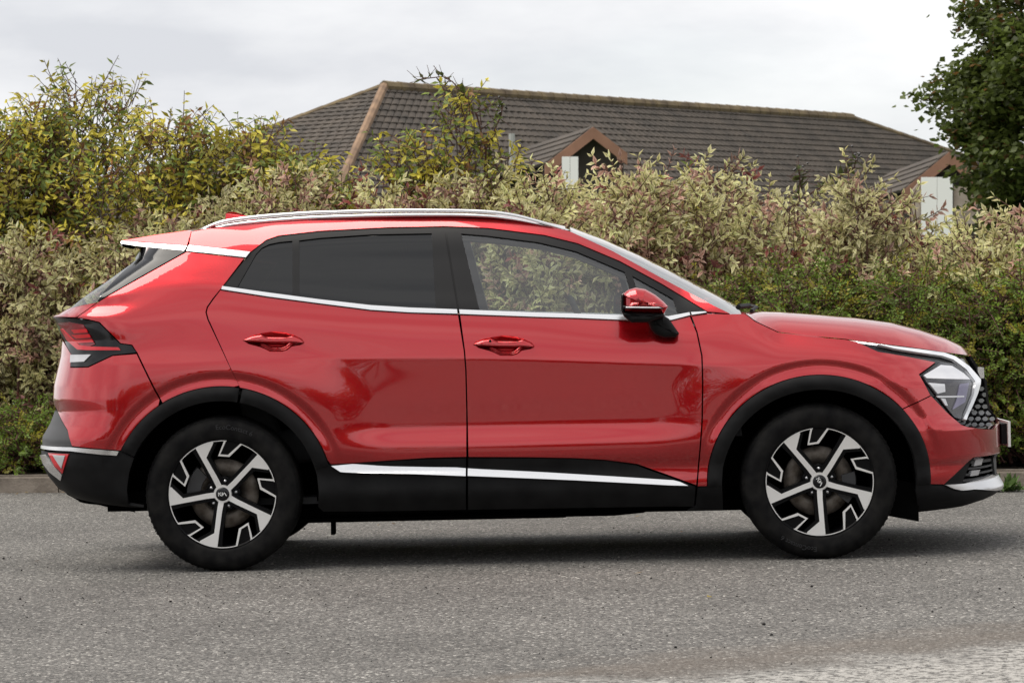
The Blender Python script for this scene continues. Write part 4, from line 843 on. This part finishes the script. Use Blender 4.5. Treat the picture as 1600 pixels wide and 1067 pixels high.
panel('lamp_bar', PX([(1463, 618.5), (1506, 618), (1506, 620.5), (1465, 621)]), LAMPIN, hlp, off=.002, st=.01, inset=0, thick=.006)
panel('lamp_lens', PX([(1469, 567), (1440, 586), (1449, 600.5), (1467, 623), (1491, 653), (1503, 656), (1519, 615), (1520, 594), (1508, 581), (1489, 569)]), LENSC, hlp, off=.006, st=.012, inset=0, thick=.006)
panel('running_lamp', PX([(1371, 538.5), (1431, 545.6), (1475, 551.6), (1492, 557.5), (1514, 573), (1531.6, 593), (1527, 614.5), (1509.5, 656.6), (1504.6, 655), (1520.6, 616), (1523, 596.5), (1509, 577.5), (1488.6, 562.4), (1471.7, 556.6), (1431, 550.6), (1397.5, 545.3)]), DRL, CAR, off=.004, st=.01, inset=0, thick=.012)
gr = panel('grille', PX([(1494, 556), (1517.5, 556.5), (1524, 567), (1541, 595), (1543, 617), (1546, 640), (1556, 650), (1553, 669.5), (1540, 670), (1512, 666), (1528, 615), (1533, 592.5), (1515, 571.5)]), GLOSSB, CAR, off=-.020, st=.014, inset=0)
GRM = pmat('grille_grey', (.035, .035, .038), .4, spec=.35)
for i in range(5):
    for j in range(7):
        a = 1508+i*11+(j % 2)*5.5; b_ = 604+j*9.2
        if not inpoly(PX([(1531, 597), (1541, 597), (1544, 640), (1554, 652), (1552, 667), (1514, 663.5), (1529, 617)]), np.array([px((a+4, b_+3))]))[0]: continue
        panel('grille_cell', PX([(a, b_+3), (a+3, b_), (a+7, b_), (a+9.5, b_+3), (a+6.5, b_+6.5), (a+2.5, b_+6.5)]), GRM, gr, off=-.004, st=.012, inset=0, thick=.012)
# number plate on the nose
pz0, pz1 = on_y((1565, 694), 0)[2], on_y((1565, 655), 0)[2]; pxx = on_y((1563, 675), 0)[0]
mb = MB(); mb.box((pxx+.006, 0, (pz0+pz1)/2), (.012, .52, pz1-pz0)); npl = mb.build('number_plate', PLATEW, CAR)
mb = MB(); mb.box((pxx-.012, 0, (pz0+pz1)/2), (.03, .46, (pz1-pz0)*.8)); mb.build('plate_holder', PLASTIC, CAR)
mb = MB(); q = on_y((1533, 582), 0); mb.box((q[0]-.01, 0, q[2]), (.03, .14, .05)); mb.build('badge', CHROME, CAR)
# tail lamp
tl = panel('tail_lamp', PX([(81, 495.5), (118.5, 497.3), (138, 500.5), (155, 504.3), (169.7, 519), (188, 537.2), (206, 539.8), (213.5, 551), (176, 555), (160, 562.5), (138, 573), (110.5, 573.3), (112, 553), (105, 541), (98.5, 527), (89, 508)]), GLOSSB, CAR, off=.003, st=.012, inset=.001)
panel('lens', PX([(91, 504), (108, 503), (131, 507), (150, 538), (138, 543), (124, 542), (108, 524)]), DREDL, tl, off=.007, st=.01, inset=0, thick=.006)
for k in range(3): panel('lens_bar', PX([(114, 515+8*k), (136+4.5*k, 514+8*k), (139.5+4.5*k, 519+8*k), (119+3*k, 520.5+8*k)]), REDL, tl, off=.010, st=.01, inset=0, thick=.005)
panel('light_bar', PX([(97, 513), (100, 513), (127, 539.5), (140, 541.5), (186, 543), (189.5, 547.5), (140, 547.5), (124, 546.5), (109, 533)]), REDL, tl, off=.011, st=.01, inset=0, thick=.006)
panel('reverse_lens', PX([(112, 554.5), (144, 554), (133, 565.5), (111.5, 566.5)]), WHITEL, tl, off=.008, st=.01, inset=0, thick=.006)
# fuel-side and inner shell that closes the gaps between panels
def shell(name, d, z0, z1, mt, x0=-.86, x1=3.5):
    xs = np.arange(x0, x1, .03); V = []; F = []; zs = np.arange(z0, 1.60, .03); ok = {}
    for i, x in enumerate(xs):
        for j, z in enumerate(zs):
            wv = float(Wf(x, z))-d
            top = float(np.interp(x, GX, zb))-.03 if z1 is None else z1
            if wv > .12 and z <= top and min(math.hypot(x, z-.347), math.hypot(x-2.68, z-.347)) > .44:
                ok[(i, j)] = len(V); V += [(x, -wv, z)]
    F = [(ok[(i, j)], ok[(i+1, j)], ok[(i+1, j+1)], ok[(i, j+1)]) for (i, j) in ok if (i+1, j) in ok and (i, j+1) in ok and (i+1, j+1) in ok]
    o = mesh(name, V, F, mt, CAR); t = o.copy(); t.scale = (1, -1, 1); COL.objects.link(t); return o
shell('inner_body', .045, .24, None, LINER)
mb = MB(); mb.box((1.35, 0, .235), (3.2, 1.3, .05)); mb.box((-.44, 0, .315), (.20, 1.55, .09)); mb.box((.93, 0, .205), (1.22, 1.40, .02)); mb.build('underbody', LINER, CAR)
pb = [on_y(p, -.62)[[0, 2]] for p in [(596, 799), (602, 811), (640, 812), (660, 811.5), (960, 804.5), (1005, 800), (1022, 792)]]
mb = MB(); n_ = len(pb); mb.add([(p[0], -.66, p[1]) for p in pb]+[(p[0], .66, p[1]) for p in pb], [tuple(range(n_)), tuple(range(2*n_-1, n_-1, -1))]+[(i, (i+1) % n_, (i+1) % n_+n_, i+n_) for i in range(n_)]); mb.build('under_tray', LINER, CAR)
for x0, y0, h in ((.472, -.60, .125), (2.30, -.62, .04)):
    mb = MB(); mb.box((x0, y0, .25-h/2+.01), (.017, .10, h)); mb.build('jacking_bracket', LINER, CAR)
fl_ = [tuple(on_y(p_, -.80)[[0, 2]]) for p_ in ((1385, 805), (1435, 814))]; mb = MB(); mb.add([(fl_[0][0], -.82, fl_[0][1]), (fl_[1][0], -.82, fl_[1][1]), (fl_[1][0], -.82, .32), (fl_[0][0]-.02, -.82, .36), (fl_[0][0], -.6, fl_[0][1]), (fl_[1][0], -.6, fl_[1][1]), (fl_[1][0], -.6, .32), (fl_[0][0]-.02, -.6, .36)], [(0, 1, 2, 3), (7, 6, 5, 4), (0, 4, 5, 1), (1, 5, 6, 2), (2, 6, 7, 3)]); o = mb.build('air_flap', LINER, CAR); t = o.copy(); t.scale = (1, -1, 1); COL.objects.link(t)
# wheel-arch liners
for cx in (0, 2.68):
    mb = MB(); V = []; F = []; n_ = 30
    for i in range(n_+1):
        t = math.radians(-97+194*i/n_)
        for y, r in ((-.885, .425), (-.84, .445), (-.52, .445), (-.50, .02)): V.append((cx+r*math.sin(t), y, .355+r*math.cos(t)*.97))
    for i in range(n_):
        for k in range(3): F.append((i*4+k, i*4+k+1, i*4+5+k, i*4+4+k))
    o = mesh('arch_liner', V, F, LINER, CAR); t = o.copy(); t.scale = (1, -1, 1); COL.objects.link(t)
# door mirror
def off_px(l, y): return [tuple(on_y(p, y)[[0, 2]]) for p in l]
MY = -1.02
mir = pillow('door_mirror', off_px([(972.5, 489), (972, 460), (981.4, 452.5), (992.4, 449.5), (1008, 452), (1023, 460.5), (1035, 470), (1043.6, 478.7), (1040.5, 484), (1036.5, 491)], MY), -.955, -1.115, PAINT, CAR, rnd=.06, layers=8)
pillow('mirror_strip', off_px([(973, 477.5), (1030, 478.5), (1036, 481), (1030, 483), (973, 483)], MY), -1.02, -1.119, FRAME, mir, rnd=.01)
pillow('mirror_indicator', off_px([(977, 479), (1028, 479.8), (1033, 481), (1028, 481.8), (977, 481.5)], MY), -1.02, -1.1215, LAMPIN, mir, rnd=.004)
pillow('mirror_base', off_px([(972, 488), (1037.5, 490.5), (1034, 496), (1013, 503.5), (986, 504), (975, 494.5)], MY), -.97, -1.105, PLASTIC, mir, rnd=.035, layers=7)
pillow('mirror_stalk', off_px([(1012, 499), (1036, 492), (1045, 498), (1061, 520.8), (1055.8, 527), (1037.5, 527.5), (1024, 522.6), (1016.8, 514)], -.94), -.86, -.99, PLASTIC, mir, rnd=.03, layers=6)
pillow('mirror_edge', off_px([(970.3, 488), (970, 461), (974, 459), (974, 490)], MY), -.965, -1.098, GLOSSB, mir, rnd=.01)
# cabin
fz = .30
mb = MB(); mb.box((1.0, 0, fz), (2.3, 1.5, .03)); mb.build('cabin_floor', INTER, CAR)
def seat(x, y, name='front_seat'):
    s = MB(); 
    def rb(c, d, ang=0):
        bm = bmesh.new(); bmesh.ops.create_cube(bm, size=1); bmesh.ops.scale(bm, vec=d, verts=bm.verts); bmesh.ops.bevel(bm, geom=bm.edges[:], offset=min(d)*.35, segments=3, affect='EDGES', profile=.6)
        bmesh.ops.rotate(bm, cent=(0, 0, 0), matrix=Matrix.Rotation(ang, 3, 'Y'), verts=bm.verts); bmesh.ops.translate(bm, vec=c, verts=bm.verts)
        bm.verts.index_update(); s.add([v.co[:] for v in bm.verts], [[v.index for v in f.verts] for f in bm.faces]); bm.free()
    rb((x+.28, y, .55), (.52, .50, .16), math.radians(-6)); rb((x-.03, y, .86), (.15, .48, .66), math.radians(-16)); rb((x-.16, y, 1.25), (.09, .26, .18), math.radians(-8))
    s.tube([(x-.13, y-.06, 1.1), (x-.16, y-.06, 1.22)], .008); s.tube([(x-.13, y+.06, 1.1), (x-.16, y+.06, 1.22)], .008)
    return s.build(name, SEAT, CAR, True)
seat(1.02, -.37); seat(1.02, .37); seat(.12, -.37, 'rear_seat'); seat(.12, .37, 'rear_seat')
mb = MB(); pd = [(1.78, .55), (1.66, .80), (1.72, .98), (1.90, 1.04), (2.30, 1.06), (2.35, .55)]
mb.add([(a, -.70, c) for a, c in pd]+[(a, .70, c) for a, c in pd], [tuple(range(6)), tuple(range(11, 5, -1))]+[(i, i+6, (i+1) % 6+6, (i+1) % 6) for i in range(6)]); mb.build('dashboard', INTER, CAR)
mb = MB(); V = []
for k in range(24):
    t = 2*math.pi*k/24; V.append(Vector((1.66-.08*math.sin(t), -.37+.18*math.cos(t), 1.03+.165*math.sin(t))))
mb.tube(V+[V[0]], .014, 8); mb.tube([(1.66, -.54, 1.03), (1.69, -.37, 1.0), (1.66, -.20, 1.03)], .02); mb.tube([(1.69, -.37, 1.0), (1.84, -.37, .9)], .03); mb.build('steering_wheel', INTER, CAR, True)
# ---- wheels
def arcpts(r, a0, a1, n): return [(r*math.cos(math.radians(a0+(a1-a0)*i/n)), r*math.sin(math.radians(a0+(a1-a0)*i/n))) for i in range(n+1)]
RR = .250
def flat_solid(P, y0, y1, bev=.0):
    """outline in the wheel plane (x, down) -> prism; y0 front"""
    P = [tuple(p) for p in P]; ar = sum(P[i][0]*P[(i+1) % len(P)][1]-P[(i+1) % len(P)][0]*P[i][1] for i in range(len(P)))
    if ar > 0: P = P[::-1]
    n_ = len(P); V = [(p[0], y0, -p[1]) for p in P]+[(p[0], y1, -p[1]) for p in P]
    vo, _, fo, _, _, _ = delaunay_2d_cdt([Vector(p) for p in P], [(i, (i+1) % n_) for i in range(n_)], [], 1, 1e-7)
    F = []
    if len(vo) == n_:
        for f in fo:
            a, b, c = [vo[i] for i in f]; s_ = (b.x-a.x)*(c.y-a.y)-(b.y-a.y)*(c.x-a.x)
            F.append(tuple(f) if s_ < 0 else tuple(f)[::-1])
    else: F = [tuple(range(n_))]
    F = [tuple(q) for q in F]
    F += [((i+1) % n_, i, i+n_, (i+1) % n_+n_) for i in range(n_)]
    return V, F
def pol(r, a): return (r*math.cos(math.radians(a)), r*math.sin(math.radians(a)))
def spoke_shapes(a0):
    """silver machined pieces of one fifth of the wheel, spoke axis at angle a0 (degrees, y down)"""
    def T(p):
        a = math.radians(a0-88.5); return (RR*(p[0]*math.cos(a)-p[1]*math.sin(a)), RR*(p[0]*math.sin(a)+p[1]*math.cos(a)))
    sp_ = [(-.050, .12), (-.046, .30), (-.017, .715), (-.245, .90)]+[pol(.955, 104.7-(104.7-84.9)*i/8) for i in range(9)]+[(.070, .715), (.048, .30), (.050, .12)]
    rim1 = arcpts(.985, 84.0, 120.3, 10)+arcpts(.952, 119.8, 84.3, 10)
    hook = [(-.490, .852), (-.262, .662), (-.375, .595), (-.70, .690), (-.712, .652), (-.395, .548), (-.205, .648), (-.460, .868)]
    hook = [pol(.985, 119.8), (-.27, .664), (-.39, .597), pol(.985, 135.6), pol(.985, 137.6), (-.400, .553), (-.222, .652), pol(.985, 117.6)]
    rim2 = arcpts(.985, 135.8, 157.0, 8)+arcpts(.952, 157.0, 136.2, 8)
    pocket = [pol(.985, 119.5), (-.27, .665), (-.39, .598), pol(.985, 136.5)]+[pol(.985, 136.5-17*i/6) for i in range(1, 6)]
    back = [(-.11, .12), (-.10, .45), (-.09, .70), (-.30, .87)]+[pol(.95, 109-(109-80)*i/8) for i in range(9)]+[(.135, .70), (.11, .30), (.11, .12)]
    return [[T(p) for p in s_] for s_ in (sp_, rim1, hook, rim2)], [[T(p) for p in s_] for s_ in (pocket, back)]
LOGO = [[(-.9, .5), (-.9, -.5)], [(-.9, 0), (-.35, .5)], [(-.9, 0), (-.28, -.5), (-.12, -.5), (-.12, .5)], [(-.12, .5), (.10, .5), (.42, -.5)], [(.42, -.5), (.80, .5)]]
LOGO = [[(-1.0, .42), (-1.0, -.42)], [(-1.0, -.08), (-.48, .42)], [(-.78, .12), (-.28, -.42)], [(-.06, .42), (-.06, -.42), (.50, .42), (1.0, -.42)]]
def make_wheel(cx, y_face, a0, cap_rot, first):
    root = empty('wheel', (cx, y_face, .347)); root.parent = CAR
    s = 1
    # tyre: rounded shoulders and a tread with grooves
    R_ = .350; prof = [(.243, .012), (.250, .000), (.262, -.004), (.285, -.010), (.305, -.010), (.322, -.004), (.334, .006), (.342, .018), (.3465, .030), (.349, .045)]
    for yv in (.060, .105, .150, .195): prof += [(.350, yv-.004), (.343, yv-.003), (.343, yv+.003), (.350, yv+.004)]
    prof += [(.349, .200), (.3465, .210), (.342, .222), (.322, .238), (.285, .240), (.243, .225)]
    mb = MB(); mb.lathe(prof, 96); ty = mb.build('tyre', RUBBER, root, True)
    # shoulder blocks
    mb = MB()
    for k in range(72):
        t = 2*math.pi*k/72; c, s_ = math.cos(t), math.sin(t); tx, tz = -s_, c; w_ = .011
        v = []
        for r, y in ((.3375, .008), (.3452, .020), (.3495, .036)):
            for q in (-w_/2, w_/2): v.append((r*c+.0006*c+tx*q, y-.0006, r*s_+.0006*s_+tz*q))
        mb.add(v, [(0, 1, 3, 2), (2, 3, 5, 4)])
    mb.build('tread_blocks', RUBBER, root)
    mb = MB(); mb.lathe([(.246, .010), (.249, .004), (.246, .002), (.238, .010), (.232, .03), (.226, .10), (.222, .20), (.05, .205)], 72); mb.build('rim', DARKM, root, True)
    silver, dark = [], []
    for k in range(5):
        sv_, dk = spoke_shapes(a0+72*k)
        m1 = MB()
        for P in sv_:
            V, F = flat_solid(P, .006, .020); 
            for q in range(len(V)):                      # the face dishes slightly towards the hub
                x_, y_, z_ = V[q]; r = math.hypot(x_, z_)/RR; V[q] = (x_, y_+.012*(1-r)**1.2, z_)
            m1.add(V, F)
        m1.build('spoke', ALLOY, root)
        m2 = MB()
        for P in dk:
            V, F = flat_solid(P, .013, .060)
            for q in range(len(V)):
                x_, y_, z_ = V[q]; r = math.hypot(x_, z_)/RR; V[q] = (x_, y_+.012*(1-r)**1.2, z_)
            m2.add(V, F)
        m2.build('spoke_back', DARKM, root)
        a = math.radians(a0+72*k+36); p = (.0585*math.cos(a), -.0585*math.sin(a))
        mb = MB(); mb.lathe([(0, -.006), (.006, -.005), (.0085, 0), (.0095, .012)], 12); b_ = mb.build('wheel_bolt', BOLT, root, True); b_.location = (p[0], .030, p[1])
        mb = MB(); mb.lathe([(.010, .036), (.016, .033), (.021, .036), (.024, .06)], 14); b_ = mb.build('bolt_seat', DARKM, root, True); b_.location = (p[0], .0, p[1])
    mb = MB(); mb.lathe([(.0, .040), (.075, .042), (.082, .06), (.06, .10)], 40); mb.build('hub', DARKM, root, True)
    mb = MB(); mb.lathe([(.030, .0165), (.0305, .0155), (.0385, .0155), (.042, .024)], 48); mb.build('hub_ring', ALLOY, root)
    mb = MB(); mb.lathe([(0, .0075), (.020, .008), (.027, .0095), (.0305, .014)], 40); mb.build('hub_cap', GLOSSB, root, True)
    mb = MB(); cr_, sr_ = math.cos(cap_rot), math.sin(cap_rot)
    for st_ in LOGO:
        for i in range(len(st_)-1):
            a, b_ = np.array(st_[i])*.0175, np.array(st_[i+1])*.0175; d = (b_-a)/np.linalg.norm(b_-a); nn_ = np.array([-d[1], d[0]])*.0016; a = a-d*.001; b_ = b_+d*.001
            q4 = [a+nn_, a-nn_, b_-nn_, b_+nn_]; mb.add([(q[0]*cr_-q[1]*sr_, .0062, q[0]*sr_+q[1]*cr_) for q in q4]+[(q[0]*cr_-q[1]*sr_, .009, q[0]*sr_+q[1]*cr_) for q in q4], [(0, 1, 2, 3), (0, 3, 7, 4), (1, 0, 4, 5), (2, 1, 5, 6), (3, 2, 6, 7)])
    lg = mb.build('cap_emblem', PLATEW, root)
    mb = MB(); mb.lathe([(.075, .085), (.078, .078), (.155, .078), (.158, .084), (.158, .10), (.075, .10)], 56); mb.build('brake_disc', DISC, root, True)
    ca = math.radians(-12 if cx > 1 else 160); mb = MB(); V = []
    for i in range(9):
        t = ca+math.radians(-26+52*i/8)
        for r, y in ((.105, .055), (.165, .055), (.172, .075), (.172, .12), (.105, .12)): V.append((r*math.cos(t), y, r*math.sin(t)))
    F = [(i*5+k, i*5+(k+1) % 5, i*5+5+(k+1) % 5, i*5+5+k) for i in range(8) for k in range(5)]+[(0, 1, 2, 3, 4), (44, 43, 42, 41, 40)]
    mesh('brake_caliper', V, F, IRON, root)
    # sidewall lettering, character by character round the upper sidewall
    def word(txt, amid, r, size):
        cu = bpy.data.curves.new('t', 'FONT'); cu.body = txt; cu.size = size; cu.extrude = .0006; cu.align_x = 'CENTER'
        to = bpy.data.objects.new('t', cu); COL.objects.link(to); bpy.context.view_layer.update()
        me_ = bpy.data.meshes.new_from_object(to.evaluated_get(bpy.context.evaluated_depsgraph_get())); bpy.data.objects.remove(to)
        V = []
        for v in me_.vertices:
            a = math.radians(amid)-v.co.x/r; rr = r+v.co.y; V.append((rr*math.cos(a), -.0102+v.co.z*1.0, rr*math.sin(a)))
        F = [tuple(p.vertices) for p in me_.polygons]; bpy.data.meshes.remove(me_)
        return mesh('sidewall_lettering', V, F, LETTER, root)
    if first: word('EcoContact 6', 78 if cx < 1 else 250, .292, .030)
    return root
for cx, a0, cr_ in ((0.0, 100.4, 0.0), (2.68, 88.5, math.radians(-62))):
    r_ = make_wheel(cx, -.925, a0, cr_, True)
    t_ = make_wheel(cx, .925, a0, cr_, False); t_.scale = (1, -1, 1)
